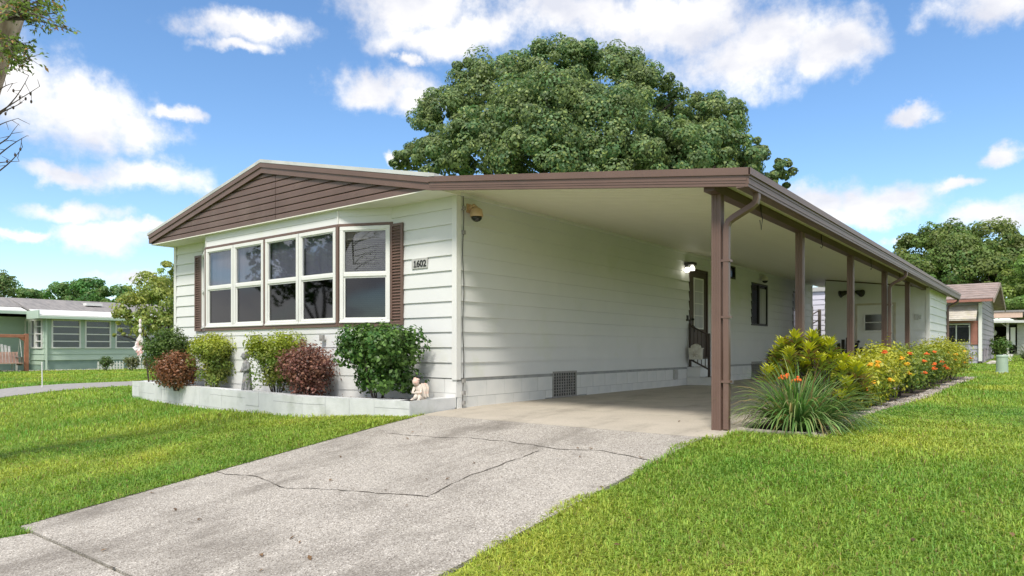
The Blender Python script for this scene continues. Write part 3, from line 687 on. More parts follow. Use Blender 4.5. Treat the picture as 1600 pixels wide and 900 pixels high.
mb = MB(); sf.box(mb, SD[0] + .05, SD[1] - .05, -.03, .008, SD[2] + .02, SD[3] - .05); sd = mb.build('door', 'trim_white', shed)
dv = (-3.93, -3.38, 1.24, 1.72)
mb = MB(); frame(mb, sf, *dv, .03, .008, .03); sf.box(mb, dv[0] + .03, dv[1] - .03, .0085, .026, 1.47, 1.49); dw = mb.build('window', 'trim_white', sd)
mb = MB(); sf.box(mb, dv[0] + .03, dv[1] - .03, .009, .015, dv[2] + .03, dv[3] - .03); mb.build('pane', 'dome_black', dw)
mb = MB(); mb.ball((-4.05, SY0 - .05, .98), .035); mb.tube([(-4.05, SY0 - .008, .98), (-4.05, SY0 - .05, .98)], .018); mb.build('door_knob', 'black_metal', sd, smooth=True)
mb = MB(); sf.box(mb, -2.76, -2.68, .016, .04, 1.52, 1.66); sf.box(mb, -2.66, -2.61, .016, .035, 1.54, 1.64); mb.build('outlet_box', 'plaque_grey', shed)
mb = MB(); path = [(-2.195, 24.3, 2.262), (-2.195, 24.28, 2.20), (-2.22, 24.22, 2.15), (-2.38, 23.86, 2.02), (-2.41, 23.80, 1.94), (-2.41, 23.80, .08)]; mb.tube(path, 1, flat=(.034, .028)); mb.build('downspout', 'brown_metal', shed)

fl = thing('flood_light', (-4.25, SY0 - .03, 2.28), 'black twin-head flood light above the shed door, behind a post', 'flood light')
mb = MB(); mb.rings([(-4.22, SY0 - .03, 2.22, .07, .02), (-4.22, SY0 - .03, 2.36, .07, .02)]); mb.build('base', 'black_metal', fl)
for s in (-1, 1):
    mb = MB(); c = Vector((-4.22 + s * .19, SY0 - .10, 2.28)); ax = Vector((s * .75, -.5, -.28)).normalized()
    mb.tube([(-4.22, SY0 - .05, 2.31), c - ax * .07], .022); mb.tube([c - ax * .11, c - ax * .06, c + ax * .03, c + ax * .085, c + ax * .10], [.03, .055, .075, .098, .10], 14); mb.build('lamp_head', 'black_metal', fl, smooth=True)

# ================================================================== small fittings on the house
def dome_camera(y, z, material, label):
    t = thing('dome_camera', (HX1 + .02, y, z), label, 'camera', 'dome cameras on the side wall')
    mb = MB(); mb.box(HX1 + .012, HX1 + .03, y - .055, y + .055, z - .06, z + .06); mb.tube([(HX1 + .02, y, z), (HX1 + .10, y, z + .03), (HX1 + .15, y, z - .01)], .028, 8); mb.build('bracket', material, t, smooth=False, bevel=.006)
    mb = MB(); mb.rings([(HX1 + .15, y, z - .005, .035, .035), (HX1 + .15, y, z - .03, .075, .075), (HX1 + .15, y, z - .10, .09, .09), (HX1 + .15, y, z - .125, .088, .088)]); mb.build('housing', material, t, smooth=True)
    mb = MB(); mb.rings([(HX1 + .15, y, z - .1255, .078, .078), (HX1 + .15, y, z - .155, .070, .070), (HX1 + .15, y, z - .18, .045, .045), (HX1 + .15, y, z - .192, .012, .012)]); mb.build('dome', 'dome_black', t, smooth=True)
dome_camera(6.93, 2.66, 'camera_cream', 'tan dome security camera near the front corner of the house')
dome_camera(18.62, 2.72, 'camera_white', 'pale dome security camera above the dark sliding window')
lt = thing('wall_lamp', (HX1 + .02, 13.85, 2.5), 'lit wall lamp on black bracket beside the brown door', 'wall lamp')
mb = MB(); mb.box(HX1 + .012, HX1 + .20, 13.80, 14.02, 2.56, 2.62); mb.box(HX1 + .012, HX1 + .03, 13.84, 13.96, 2.44, 2.56); mb.build('bracket', 'black_metal', lt)
for c in ((HX1 + .12, 13.97, 2.50), (HX1 + .11, 13.74, 2.45)):
    mb = MB(); mb.rings([(c[0], c[1], c[2] + .05, .03, .03), (c[0], c[1], c[2], .055, .055), (c[0], c[1], c[2] - .045, .05, .05)], 12); mb.build('bulb', 'lamp_glow', lt, smooth=True)
mb = MB(); mb.tube([(HX1 + .06, 13.86, 2.50), (HX1 + .12, 13.82, 2.42)], .02); mb.tube([(HX1 + .05, 13.85, 2.55), (HX1 + .10, 13.75, 2.51)], .012); mb.build('sensor', 'black_metal', lt)

st = thing('entry_steps', (-5.87, 14.5, 0), 'two white-painted block steps below the brown door', 'steps')
for x1, z0, z1, y0, y1 in ((-5.57, -.03, .19, 13.93, 15.12), (-5.85, .19, .40, 13.93, 15.12)):
    n = 3; 
    for i in range(n):
        a, b = y0 + (y1 - y0) * i / n, y0 + (y1 - y0) * (i + 1) / n
        mb = MB(); mb.box(HX1 + .014, x1, a + .002, b - .002, z0 + .002, z1 - .018); mb.build('block', 'block_paint', st, bevel=.004)
    mb = MB(); mb.box(HX1 + .014, x1 + .012, y0 - .01, y1 + .01, z1 - .017, z1); mb.build('tread', 'block_paint', st, bevel=.004)
rl = thing('stair_railing', (-5.9, 14.0, .2), 'dark brown iron railing at the door steps', 'railing')
pa, pb = Vector((-6.10, 14.0, .40)), Vector((-5.68, 14.0, .19))
for p, h in ((pa, .93), (pb, .92)):
    mb = MB(); mb.box(p.x - .022, p.x + .022, p.y - .022, p.y + .022, p.z, p.z + h); mb.box(p.x - .06, p.x + .06, p.y - .05, p.y + .05, p.z, p.z + .008); mb.build('post', 'iron_brown', rl)
for h in (.88, .16):
    mb = MB(); mb.tube([pa + Vector((0, 0, h)), pb + Vector((0, 0, h))], 1, flat=(.016, .016)); mb.build('rail', 'iron_brown', rl)
for i in range(1, 5):
    q = pa.lerp(pb, i / 5); mb = MB(); mb.tube([q + Vector((0, 0, .16)), q + Vector((0, 0, .88))], .009, 6); mb.build('baluster', 'iron_brown', rl)
mbx = thing('mailbox', (-5.93, 13.93, .7), 'small white ornate mailbox hung on the stair railing', 'mailbox')
mb = MB(); y0 = 13.965; prof = [(-6.06, .56), (-5.80, .56), (-5.79, .80), (-5.83, .80), (-5.84, .85), (-5.93, .895), (-6.02, .85), (-6.03, .80), (-6.07, .80)]
mb.prism([(x, y0, z) for x, z in prof], (0, -.12, 0)); mb.build('body', 'mailbox_white', mbx, bevel=.008)
mb = MB(); mb.box(-6.08, -5.78, 13.835, 13.97, .785, .805); mb.build('lid_rim', 'mailbox_white', mbx)
mb = MB()
for i in range(6): a = i * math.pi / 3; mb.tube([(-5.93, 13.838, .67), (-5.93 + .07 * math.cos(a), 13.836, .67 + .07 * math.sin(a))], [.016, .006], 6)
mb.build('ornament', 'awning', mbx)
hz = thing('garden_hose', (HX1 + .1, 19.4, .4), 'coiled dark green garden hose hanging on the side wall', 'hose')
mb = MB(); pts = []
for i in range(150):
    a = i / 150 * 2 * math.pi * 7; w_ = .20 + .05 * math.sin(i * .37)
    pts.append((HX1 + .06 + .06 * (i / 150) + .03 * math.sin(i * .7), 19.40 + w_ * math.sin(a), .44 + (.25 + .04 * math.sin(i * .21)) * math.cos(a)))
pts += [(HX1 + .15, 19.3, .2), (HX1 + .2, 19.1, .06), (HX1 + .3, 18.9, .045)]
mb.tube(pts, .016, 6); mb.build('hose', 'hose_green', hz, smooth=True)
mb = MB(); mb.box(HX1 + .012, HX1 + .16, 19.32, 19.48, .56, .66); mb.build('hanger', 'black_metal', hz)

# black fan-back garden chair
ch = thing('garden_chair', (-4.22, 19.3, 0), 'black fan-backed slatted garden chair in front of the shed', 'chair')
cx, cy = -4.22, 19.45
for i in range(7):
    a = (i - 3) * .105; h = 1.08 - .05 * abs(i - 3) ** 1.5; x = cx + (i - 3) * .07
    mb = MB(); mb.hexa([(x - .03, cy + .02, .30), (x + .03, cy + .02, .30), (x + .03, cy + .04, .30), (x - .03, cy + .04, .30), (x + math.sin(a) * .4 - .042, cy + .24, h), (x + math.sin(a) * .4 + .042, cy + .24, h), (x + math.sin(a) * .4 + .042, cy + .26, h), (x + math.sin(a) * .4 - .042, cy + .26, h)]); mb.build('back_slat', 'black_metal', ch)
for i in range(5):
    mb = MB(); y = cy - .02 - i * .10; mb.box(cx - .27, cx + .27, y - .042, y + .042, .32 + i * .012, .34 + i * .012); mb.build('seat_slat', 'black_metal', ch)
for s in (-1, 1):
    mb = MB(); mb.box(cx + s * .33 - .05, cx + s * .33 + .05, cy - .50, cy + .14, .57, .60); mb.build('arm', 'black_metal', ch)
    for y in (cy - .45, cy + .08):
        mb = MB(); mb.box(cx + s * .30 - .025, cx + s * .30 + .025, y - .03, y + .03, gf(cx, cy) + .024, .57); mb.build('leg', 'black_metal', ch)
an = thing('rear_annex', (-6.5, 26, .05), 'pale lilac-white sided wall glimpsed between house and shed', 'wall')
ap = Plane((0, 25.8, 0), (1, 0, 0), (0, -1, 0)); w = core(ap, -8.6, -4.55, -.05, 2.95, [], 'wall', 'annex_paint', an, .12); clad(ap, -8.6, -4.55, 0, 2.80, [], w, 'annex_paint', first=0, lap=.18)
mb = MB(); ap.box(mb, -8.6, -4.55, .026, .09, 2.80, 2.95); mb.build('eave_board', 'plaque_grey', an)
# dark weathered trellis between house and shed
tr = thing('wooden_trellis', (-6.45, 25.3, .05), 'weathered dark wooden trellis post seen between house and shed', 'trellis')
for dx in (0, .26):
    mb = MB(); mb.box(-6.62 + dx, -6.53 + dx, 25.26, 25.34, gf(-6.5, 25.3) - .05, 2.25 - dx * .4); mb.build('post', 'wood_grey', tr)
for i in range(6):
    mb = MB(); mb.tube([(-6.58, 25.25, .35 + i * .32), (-6.32, 25.25, .50 + i * .32)], .02, 6); mb.build('lattice_bar', 'wood_grey', tr)

# ================================================================== front planter
PL = [(-6.17, 6.68), (-6.20, 5.90), (-7.96, 5.60), (-12.44, 5.98), (-14.50, 6.22), (-14.50, 6.95)]
pt = thing('planter', (-9, 5.8, 0), 'low white-painted block planter wall in front of the bay window', 'planter')
PTOP = .148
def wall_run(a, b, parent):
    a, b = Vector((*a, 0)), Vector((*b, 0)); u = (b - a).normalized(); nrm = Vector((u.y, -u.x, 0))
    pl = Plane(a, u, nrm); L_ = (b - a).length
    mb = MB(); pl.box(mb, 0, L_, -.18, -.008, -.40, PTOP - .012); mo = mb.build('wall', 'mortar', parent)
    x = 0; k = 0
    while x < L_ - .02:
        x1 = min(x + .41, L_); kk = random.random(); rows = [-.36, -.155, .045, PTOP] if kk < .5 else [-.36, -.06, PTOP] if kk < .75 else [-.36, -.155, PTOP]
        for z0, z1 in zip(rows[:-1], rows[1:]):
            mb = MB(); pl.box(mb, x + .0015, x1 - .0015, -.19, random.uniform(-.003, .003), z0 + .0025, z1 - .0025); o = mb.build('block', 'planter_paint', mo)
        x = x1
for i in range(len(PL) - 1):
    a, b = PL[i], PL[i + 1]
    wall_run(b, a, pt)                     # outer side faces away from the house
mb = MB(); zin = .085
ins = [(-6.30, 6.68), (-6.34, 6.03), (-7.98, 5.75), (-12.44, 6.13), (-14.36, 6.35), (-14.36, 6.9), (-13.8, 6.9), (-13.75, 6.68)]
mb.add([(x, y, zin) for x, y in ins], [tuple(range(len(ins)))]); soil = mb.build('planter_soil', 'soil'); tag(soil, 'dark soil and pebbles filling the front planter', 'soil', kind='stuff')

# ================================================================== foliage helpers
def unit(n): v = rng.normal(size=(n, 3)); return v / np.linalg.norm(v, axis=1, keepdims=True)
def leaves(name, P, N, L, wr, tint, material, parent, fold=.15, axis=None):
    n = len(P); A = rng.normal(size=(n, 3)) if axis is None else axis
    A = A - N * np.sum(A * N, 1, keepdims=True); A /= np.linalg.norm(A, axis=1, keepdims=True) + 1e-9
    B = np.cross(N, A); L = L[:, None]
    v0 = P - A * L * .5; v1 = P + B * L * wr * .5 + N * L * fold; v2 = P + A * L * .5; v3 = P - B * L * wr * .5 + N * L * fold
    Vv = np.stack([v0, v1, v2, v3], 1).reshape(-1, 3); F = np.arange(4 * n).reshape(n, 4)
    return np_mesh(name, Vv, F, material, parent, np.repeat(tint, 4, 0))
def crown_pts(lobes, nclump, nleaf, csize=.28, squash=.8, inner=.72):
    """leaf places on many small clumps over a few big lobes; returns points, outward normals, clump id"""
    w = np.array([l[1][0] * l[1][1] + l[1][2] * l[1][0] for l in lobes]); w = w / w.sum(); Ps, Ns, Ids = [], [], []; k = 0
    for (c, r), ww in zip(lobes, w):
        m = max(3, int(nclump * ww)); d = unit(m); d[:, 2] = np.where(d[:, 2] < -.5, -d[:, 2], d[:, 2])
        rad = rng.uniform(inner, 1.0, (m, 1)); C = np.array(c) + d * np.array(r) * rad
        for j in range(m):
            nl = max(4, int(nleaf * rng.uniform(.6, 1.4))); cr = csize * np.mean(r) * rng.uniform(.6, 1.35)
            q = unit(nl); q[:, 2] *= squash; rr = rng.uniform(.4, 1, (nl, 1)) ** .35
            Ps.append(C[j] + q * rr * cr); Ns.append(q * 1.4 + d[j] * .6 + np.array([0, 0, .2]) + rng.normal(size=(nl, 3)) * .38); Ids.append(np.full(nl, k)); k += 1
    P, N, I = np.concatenate(Ps), np.concatenate(Ns), np.concatenate(Ids); N /= np.linalg.norm(N, axis=1, keepdims=True)
    return P, N, I
def tints(n, base, ids=None, var=.28, alt=None, altp=.15):
    base = np.array(base); t = np.repeat(base[None], n, 0) * rng.uniform(1 - var, 1 + var, (n, 1))
    if ids is not None:
        cv = rng.uniform(.78, 1.25, ids.max() + 1); hue = rng.uniform(-.18, .25, ids.max() + 1); t = t * cv[ids][:, None]; t[:, 0] *= 1 + hue[ids]
    if alt is not None:
        mk = rng.random(n) < altp; t[mk] = np.array(alt) * rng.uniform(.7, 1.25, (mk.sum(), 1))
    return t
def limb(a, b, r0, r1, bend=.12, n=7):
    a, b = Vector(a), Vector(b); L_ = (b - a).length; o = Vector((random.uniform(-1, 1), random.uniform(-1, 1), random.uniform(-.2, 1))) * L_ * bend
    return [a.lerp(b, i / (n - 1)) + o * math.sin(math.pi * i / (n - 1)) for i in range(n)], [r0 + (r1 - r0) * i / (n - 1) for i in range(n)]
def tree(name, base, lobes, label, nclump, nleaf, leaf, base_col, group=None, trunk_r=.3, csize=.28, alt=None, altp=.12, fork=.45, material='leaf', cat='tree'):
    base = Vector(base); t = thing(name, base, label, cat, group)
    top = Vector(np.mean([np.array(l[0]) for l in lobes], 0)); f = base.lerp(top, fork)
    f.x = base.x + (f.x - base.x) * .4; f.y = base.y + (f.y - base.y) * .4
    mb = MB(); p, r = limb(base - Vector((0, 0, .1)), f, trunk_r, trunk_r * .62, .04); mb.tube(p, r, 10); tk = mb.build('trunk', 'bark_dark', t, smooth=True)
    for l in lobes[:14]:
        mb = MB(); e = Vector(l[0]); p, r = limb(f - Vector((0, 0, trunk_r)), e, trunk_r * .42, trunk_r * .06, .10); mb.tube(p, r, 7)
        for _ in range(3):
            s = p[random.randint(3, 5)]; d = Vector(unit(1)[0] * np.array(l[1])) * .85; q, rr = limb(s, e + d, trunk_r * .14, trunk_r * .03, .1, 5); mb.tube(q, rr, 5)
        mb.build('limb', 'bark_dark', t, smooth=True)
    P, N, I = crown_pts(lobes, nclump, nleaf, csize)
    leaves('crown', P, N, leaf * rng.uniform(.6, 1.35, len(P)), .62, tints(len(P), base_col, I, .3, alt, altp), material, t)
    return t
def lobe(px, py, d, rpx, sq=1.0, dep=1.0): c = at(px, py, d); r = rpx / FPX * d; return (tuple(c), (r * dep, r * dep, r * sq))

# ---- the big oak behind the house
ld = 38
oak_l = [lobe(*a) for a in ((702, 205, ld, 62), (668, 244, ld - 1, 42, .8), (775, 168, ld + 1, 78), (862, 128, ld, 62), (950, 140, ld + 1, 66), (1010, 172, ld - 1, 62), (850, 205, ld - 4, 92), (945, 225, ld - 4, 88),
                            (750, 245, ld - 3, 70), (1108, 212, ld - 1, 58), (1090, 262, ld - 3, 70), (1190, 264, ld - 3, 40, .85), (1035, 260, ld - 5, 70), (850, 290, ld - 5, 100), (735, 128, ld + 1, 34), (960, 300, ld - 5, 90), (690, 262, ld - 2, 55, .8), (640, 258, ld - 1, 30, .8), (1150, 258, ld - 3, 48), (1215, 278, ld - 3, 28), (1060, 190, ld, 46), (905, 105, ld, 40))]
tree('oak_tree', (-20.0, 33.0, .2), oak_l, 'huge rounded dark green oak rising behind the white house roof', 1500, 155, .165, (.125, .20, .078), trunk_r=.65, csize=.22, alt=(.27, .34, .11), altp=.22)
# ---- trees far right
rt1 = [lobe(*a) for a in ((1440, 402, 56, 38), (1475, 388, 55, 40), (1500, 415, 53, 48), (1545, 385, 55, 42), (1568, 410, 54, 40), (1590, 400, 57, 30), (1535, 440, 52, 48), (1470, 440, 53, 45), (1425, 425, 56, 30), (1580, 450, 52, 40))]
tree('shade_tree', (-.5, 62, .35), rt1, 'tall loose green tree behind the lilac house roof', 420, 120, .22, (.13, .20, .05), trunk_r=.5, csize=.30, alt=(.20, .25, .07))
rt2 = [lobe(*a) for a in ((1608, 440, 46, 40), (1588, 470, 46, 30), (1630, 470, 46, 50), (1600, 505, 46, 26), (1650, 430, 48, 50))]
tree('young_tree', (6.5, 56, .35), rt2, 'lighter green tree at the right edge beside the far carport', 160, 110, .19, (.17, .27, .06), trunk_r=.22, csize=.30)
rt3 = [lobe(*a) for a in ((1400, 470, 75, 40), (1450, 470, 74, 45), (1520, 470, 75, 45), (1590, 470, 75, 40), (1640, 465, 75, 40))]
tree('dark_tree', (2, 84, .35), rt3, 'dark tree mass low behind the lilac house', 200, 80, .32, (.08, .13, .04), trunk_r=.4, csize=.32)
# ---- trees behind the mint house
bg = [(0, 455, 70, 34, (.075, .115, .035)), (45, 470, 62, 28, (.07, .125, .035)), (100, 465, 60, 34, (.06, .12, .03)), (140, 458, 58, 34, (.05, .115, .028)), (180, 468, 56, 32, (.07, .125, .035)), (222, 478, 52, 30, (.10, .15, .05)), (-60, 450, 66, 45, (.07, .12, .035))]
words = ['leftmost rounded tree above the mint house roof', 'low olive tree above the mint house roof, second from left', 'bushy tree behind the middle of the mint house roof', 'darkest green tree behind the mint house roof', 'grey green tree right of the darkest roofline tree', 'pale olive tree nearest the white house, behind the mint house', 'broad tree past the left picture edge behind the mint house']
for (px, py, d, r, c_), wd in zip(bg, words):
    c0 = at(px, py, d); base = (c0.x, c0.y, gf(c0.x, c0.y))
    lb = [lobe(px + random.uniform(-.6, .6) * r, py + random.uniform(-.15, 1.2) * r, d + random.uniform(-2, 2), r * random.uniform(.55, .8)) for _ in range(5)] + [lobe(px, py + 4, d, r * .8), lobe(px, py + 46, d, r * .9)]
    tree('background_tree', base, lb, wd, 110, 80, .24, tuple(1.9 * v for v in c_), 'trees behind the mint house', trunk_r=.25, csize=.34, alt=(.15, .2, .06))
lm = [lobe(*a) for a in ((232, 452, 21, 28), (262, 425, 21.5, 16), (205, 485, 20.5, 24), (250, 480, 21, 32), (268, 455, 22, 26), (225, 515, 20.5, 22), (262, 515, 21, 26), (190, 500, 20.5, 14), (185, 522, 20.3, 9), (283, 500, 22, 26))]
lb0 = at(250, 575, 21.5)
tree('ornamental_tree', (lb0.x, lb0.y, gf(lb0.x, lb0.y)), lm, 'small feathery yellow-green tree at the left corner of the white house', 330, 40, .085, (.26, .33, .08), trunk_r=.09, csize=.34, alt=(.36, .42, .11), altp=.25, fork=.3)

for bx, by, hh, lab in ((-33, -12, 7.5, 'round tree across the street, mirrored dimly in the bay window'), (-24, -16, 6.0, 'smaller tree across the street, mirrored at the bay window edge')):
    lb = [((bx + random.uniform(-2, 2), by + random.uniform(-2, 2), hh * random.uniform(.5, .8)), (2.2, 2.2, 1.8)) for _ in range(6)]
    tree('street_tree', (bx, by, gf(bx, by)), lb, lab, 70, 40, .4, (.10, .16, .05), 'trees across the street', trunk_r=.25, csize=.36)
# ---- near tree at the left edge: trunk, hanging leaf sprays, bare twigs
tb = gp(-190, 760); nt_ = thing('near_tree', tb, 'leaning near tree trunk with leafy sprays in the top left corner', 'tree')
D = 6.6; axis_pts = [tb - Vector((0, 0, .1)), at(-150, 500, 7.0), at(-88, 260, 6.8), at(-36, 100, D), at(-2, 0, D), at(40, -130, D), at(60, -260, D + .3)]
mb = MB(); mb.tube(axis_pts, [.33, .27, .25, .235, .23, .21, .18], 16); mb.build('trunk', 'bark', nt_, smooth=True)
tw = MB()
def spray(start, ends, r0=.014):
    P, A = [], []
    for e in ends:
        p, r = limb(start, e, r0, .003, .08, 9); tw.tube(p, r, 5)
        for i in range(2, 9):
            for _ in range(2):
                d = Vector(unit(1)[0]); s = p[i]; q = s + Vector((d.x, d.y, d.z * .6)) * random.uniform(.05, .16); tw.tube([s, q], [.003, .0015], 4)
                for _ in range(7): P.append(q + Vector(unit(1)[0]) * random.uniform(0, .07)); A.append((q - s).normalized() + Vector((0, 0, -.5)))
    return P, A
P1, A1 = spray(at(10, 30, D - .2), [at(105, 45, D - .3), at(90, 20, D - .2), at(75, 5, D - .1), at(60, -15, D - .4), at(85, 35, D - .5), at(50, 15, D - .3), at(100, -10, D)])
P2, A2 = spray(at(18, 60, D - .2), [at(48, 95, D - .3), at(35, 108, D - .2), at(20, 85, D - .4), at(15, 112, D - .3), at(55, 78, D)], .010)
P3, A3 = spray(at(30, -60, D), [at(160, -140, D + .5), at(-60, -150, D + .5), at(20, -200, D + .8)], .03)
PP = np.array([tuple(p) for p in P1 + P2 + P3]); AA = np.array([tuple(a) for a in A1 + A2 + A3])
n = len(PP); NN = unit(n) + np.array([0, -.3, .6]); NN /= np.linalg.norm(NN, axis=1, keepdims=True)
leaves('leaf_spray', PP, NN, rng.uniform(.032, .066, n), .42, tints(n, (.17, .25, .06), None, .35, (.40, .24, .10), .12), 'leaf', nt_, axis=AA)
tw.build('twigs', 'twig', nt_)
mb = MB(); pods = MB()
for s, e in (((-25, 190), (62, 135)), ((-25, 200), (45, 118)), ((-20, 185), (35, 160)), ((-25, 215), (28, 185)), ((-20, 280), (35, 230)), ((-25, 262), (42, 212)), ((-20, 235), (20, 205)), ((-20, 260), (30, 252)), ((-20, 160), (20, 130))):
    p, r = limb(at(*s, D), at(*e, D - .2), .009, .002, .10, 8); mb.tube(p, r, 5)
    for i in (3, 5, 6, 7):
        q = p[i] + Vector(unit(1)[0]) * .10; mb.tube([p[i], q], [.003, .0015], 4)
        if random.random() < .5: pods.ball(q, (.010, .010, .018), 6, 4)
mb.tube([at(-36, 110, D), at(-30, 190, D), at(-26, 262, D)], [.03, .02, .012], 7)
mb.build('bare_twigs', 'twig', nt_); tag(pods.build('seed_pods', 'twig', nt_), kind='stuff')

# ---- shrubs
def shrub(name, x, y, z, rx, ry, h, label, base, nc=130, alt=None, altp=.2, n=4200, leaf=.045, group=None, material='leaf_glossy', flat=.35, stems=7, loose=.12, wr=.6, skirt=.10, clump=.16, topcol=None, bare=.10):
    t = thing(name, (x, y, z), label, 'shrub', group)
    d = unit(nc); d[:, 2] = np.abs(d[:, 2]) * rng.choice([1, 1, 1, -.8], nc)
    e = np.sign(d) * np.abs(d) ** (1 - flat * np.array([.35, .35, .8])); e /= np.maximum(1e-6, np.max(np.abs(e), 1, keepdims=True)) ** flat
    C = np.array([x, y, z + h * (.5 + bare * .5)]) + e * np.array([rx, ry, h * (.5 - bare * .5)]) * rng.uniform(.28, .95, (nc, 1))
    low = np.clip((z + h * .55 - C[:, 2]) / (h * .55), 0, 1); C[:, 0] = x + (C[:, 0] - x) * (1 - .42 * low); C[:, 1] = y + (C[:, 1] - y) * (1 - .42 * low)
    idx = rng.integers(0, nc, n); q = unit(n); cr = clump * (rx + ry) * rng.uniform(.7, 1.3, nc)
    P = C[idx] + q * (cr[idx] * rng.uniform(.5, 1, n) ** .5)[:, None] + rng.normal(size=(n, 3)) * loose * .1
    P[:, 2] = np.maximum(P[:, 2], z + skirt * h * rng.random(n) + .01)
    N = q + (P - np.array([x, y, z + h * .5])) / max(rx, h) * .8 + np.array([0, 0, .4]) + rng.normal(size=(n, 3)) * .5; N /= np.linalg.norm(N, axis=1, keepdims=True)
    tn = tints(n, base, idx, .28, alt, altp)
    if topcol is not None:               # leaf colour blends into topcol towards the top
        k = np.clip((P[:, 2] - (z + h * .55)) / (h * .35), 0, 1) * rng.uniform(.3, 1, n); tn = tn * (1 - k[:, None]) + np.array(topcol) * rng.uniform(.75, 1.2, (n, 1)) * k[:, None]
    leaves('foliage', P, N, leaf * rng.uniform(.6, 1.4, n), wr, tn, material, t)
    for i in range(stems):
        a = 2 * math.pi * i / stems + random.uniform(-.3, .3); mb = MB(); e_ = Vector((x + math.cos(a) * rx * .6, y + math.sin(a) * ry * .6, z + h * random.uniform(.55, .8)))
        p, r = limb((x + math.cos(a) * .04, y + math.sin(a) * .04, z - .03), e_, .012, .004, .08, 6); mb.tube(p, r, 5); mb.build('stem', 'bark_dark', t)
    return t
GF = 'shrubs in the front planter'
def pshrub(px, d, half_px, top, name, label, base, ry=None, **k):
    c = at(px, 545, d); rx = half_px / FPX * d; h = CAMZ + (HORIZON - top) / FPX * d - zin
    return shrub(name, c.x, c.y, zin, rx, ry or rx * .85, h, label, base, group=GF, **k)
pshrub(264, 12.55, 43, 518, 'boxwood_shrub', 'dark green clipped shrub at the far left end of the planter', (.075, .13, .03), n=9000, leaf=.048, alt=(.14, .22, .05), bare=.05, ry=.33, flat=.5)
pshrub(334, 11.75, 38, 524, 'privet_shrub', 'yellow-green clipped shrub between the dark shrub and the grey statue', (.21, .27, .055), n=9500, leaf=.040, topcol=(.42, .46, .045), ry=.32, flat=.55)
pshrub(276, 12.1, 38, 553, 'fringe_shrub', 'low rusty red-brown shrub at the left end of the planter', (.20, .11, .06), n=7500, leaf=.042, alt=(.30, .13, .06), altp=.35, flat=.2, bare=.0, ry=.32, loose=.4)
pshrub(432, 10.45, 45, 524, 'privet_shrub', 'yellow-green clipped shrub right of the grey statue', (.20, .27, .05), n=10500, leaf=.040, topcol=(.40, .46, .04), ry=.34, flat=.55)
pshrub(478, 9.85, 44, 543, 'fringe_shrub', 'purple-red shrub with loose twigs in the middle of the planter', (.19, .095, .075), n=8000, leaf=.042, alt=(.30, .15, .10), altp=.3, flat=.2, bare=.0, loose=.5, ry=.32)
pshrub(590, 9.15, 76, 512, 'glossy_shrub', 'largest shrub, glossy dark green, at the right end of the planter', (.055, .125, .025), n=14000, leaf=.058, alt=(.15, .27, .06), altp=.25, bare=.10, clump=.13, ry=.42, flat=.55)
# a few tall loose twigs of the purple shrub
fs = [o for o in bpy.data.objects if o.get('label', '').startswith('purple-red')][0]
mb = MB(); P, A = [], []
for e in ((470, 532), (500, 545), (512, 566), (522, 560), (486, 540), (455, 548)):
    p, r = limb(at(480, 590, 9.85), at(*e, 9.7), .006, .002, .06, 8); mb.tube(p, r, 4)
    for i in range(3, 8):
        for _ in range(4): P.append(tuple(p[i] + Vector(unit(1)[0]) * .025)); A.append((0, 0, 1))
mb.build('stem', 'twig', fs); P = np.array(P)
leaves('loose_leaves', P, unit(len(P)), rng.uniform(.025, .045, len(P)), .6, tints(len(P), (.17, .06, .055)), 'leaf', fs)

# ---- planting bed along the carport
def bed_x(y): return -1.60 - .04 * math.sin(y * .8)
bed = sheet('planting_bed', lambda y: (-2.36 + .004, bed_x(y)), 6.56, 21.9, .25, .008, .05, 'soil'); tag(bed, 'narrow soil bed beside the carport posts', 'bed', kind='structure')
def pebbles(name, n, sampler, size, label, cols):
    Vs, Fs, T = [], [], []; base = np.array([(1, 0, 0), (-1, 0, 0), (0, 1, 0), (0, -1, 0), (0, 0, 1), (0, 0, -1)], float)
    fi = np.array([(0, 2, 4), (2, 1, 4), (1, 3, 4), (3, 0, 4), (2, 0, 5), (1, 2, 5), (3, 1, 5), (0, 3, 5)])
    for i in range(n):
        x, y, z = sampler(); s = size * random.uniform(.5, 1.4); a = random.uniform(0, 6.28); ca, sa = math.cos(a), math.sin(a)
        b = base * np.array([random.uniform(.7, 1.3), random.uniform(.5, 1), random.uniform(.4, .7)]) * s; b = np.stack([b[:, 0] * ca - b[:, 1] * sa, b[:, 0] * sa + b[:, 1] * ca, b[:, 2]], 1)
        Vs.append(b + (x, y, z)); Fs.append(fi + 6 * i); T.append(np.repeat(np.array([random.choice(cols)]) * random.uniform(.8, 1.1), 6, 0))
    o = np_mesh(name, np.concatenate(Vs), np.concatenate(Fs), 'blade', None, np.concatenate(T)); return tag(o, label, 'pebbles', kind='stuff')
PC = [(.62, .58, .52), (.52, .46, .40), (.70, .67, .62), (.40, .34, .29), (.58, .50, .42)]
def s_bed():
    if random.random() < .12: x, y = random.uniform(-2.36, -1.6), 6.56 + random.uniform(0, .12)
    else: y = 6.5 + 15.3 * random.random() ** 1.5; x = bed_x(y) + random.uniform(-.24, .015)
    return x, y, gf(x, y) + .018
pebbles('bed_gravel', 5200, s_bed, .016, 'pale gravel edging along the planting bed', PC)
def s_pl():
    while True:
        x = random.uniform(-14.3, -6.4); y = random.uniform(5.7, 6.66)
        if y > 5.75 + (.38 * (-7.98 - x) / 4.5 if x < -7.98 else .28 * (x + 7.98) / 1.64) + .02: return x, y, zin + .006
pebbles('planter_gravel', 2600, s_pl, .016, 'pebbles scattered over the soil of the front planter', [(.45, .38, .33), (.30, .24, .2), (.55, .5, .46)])
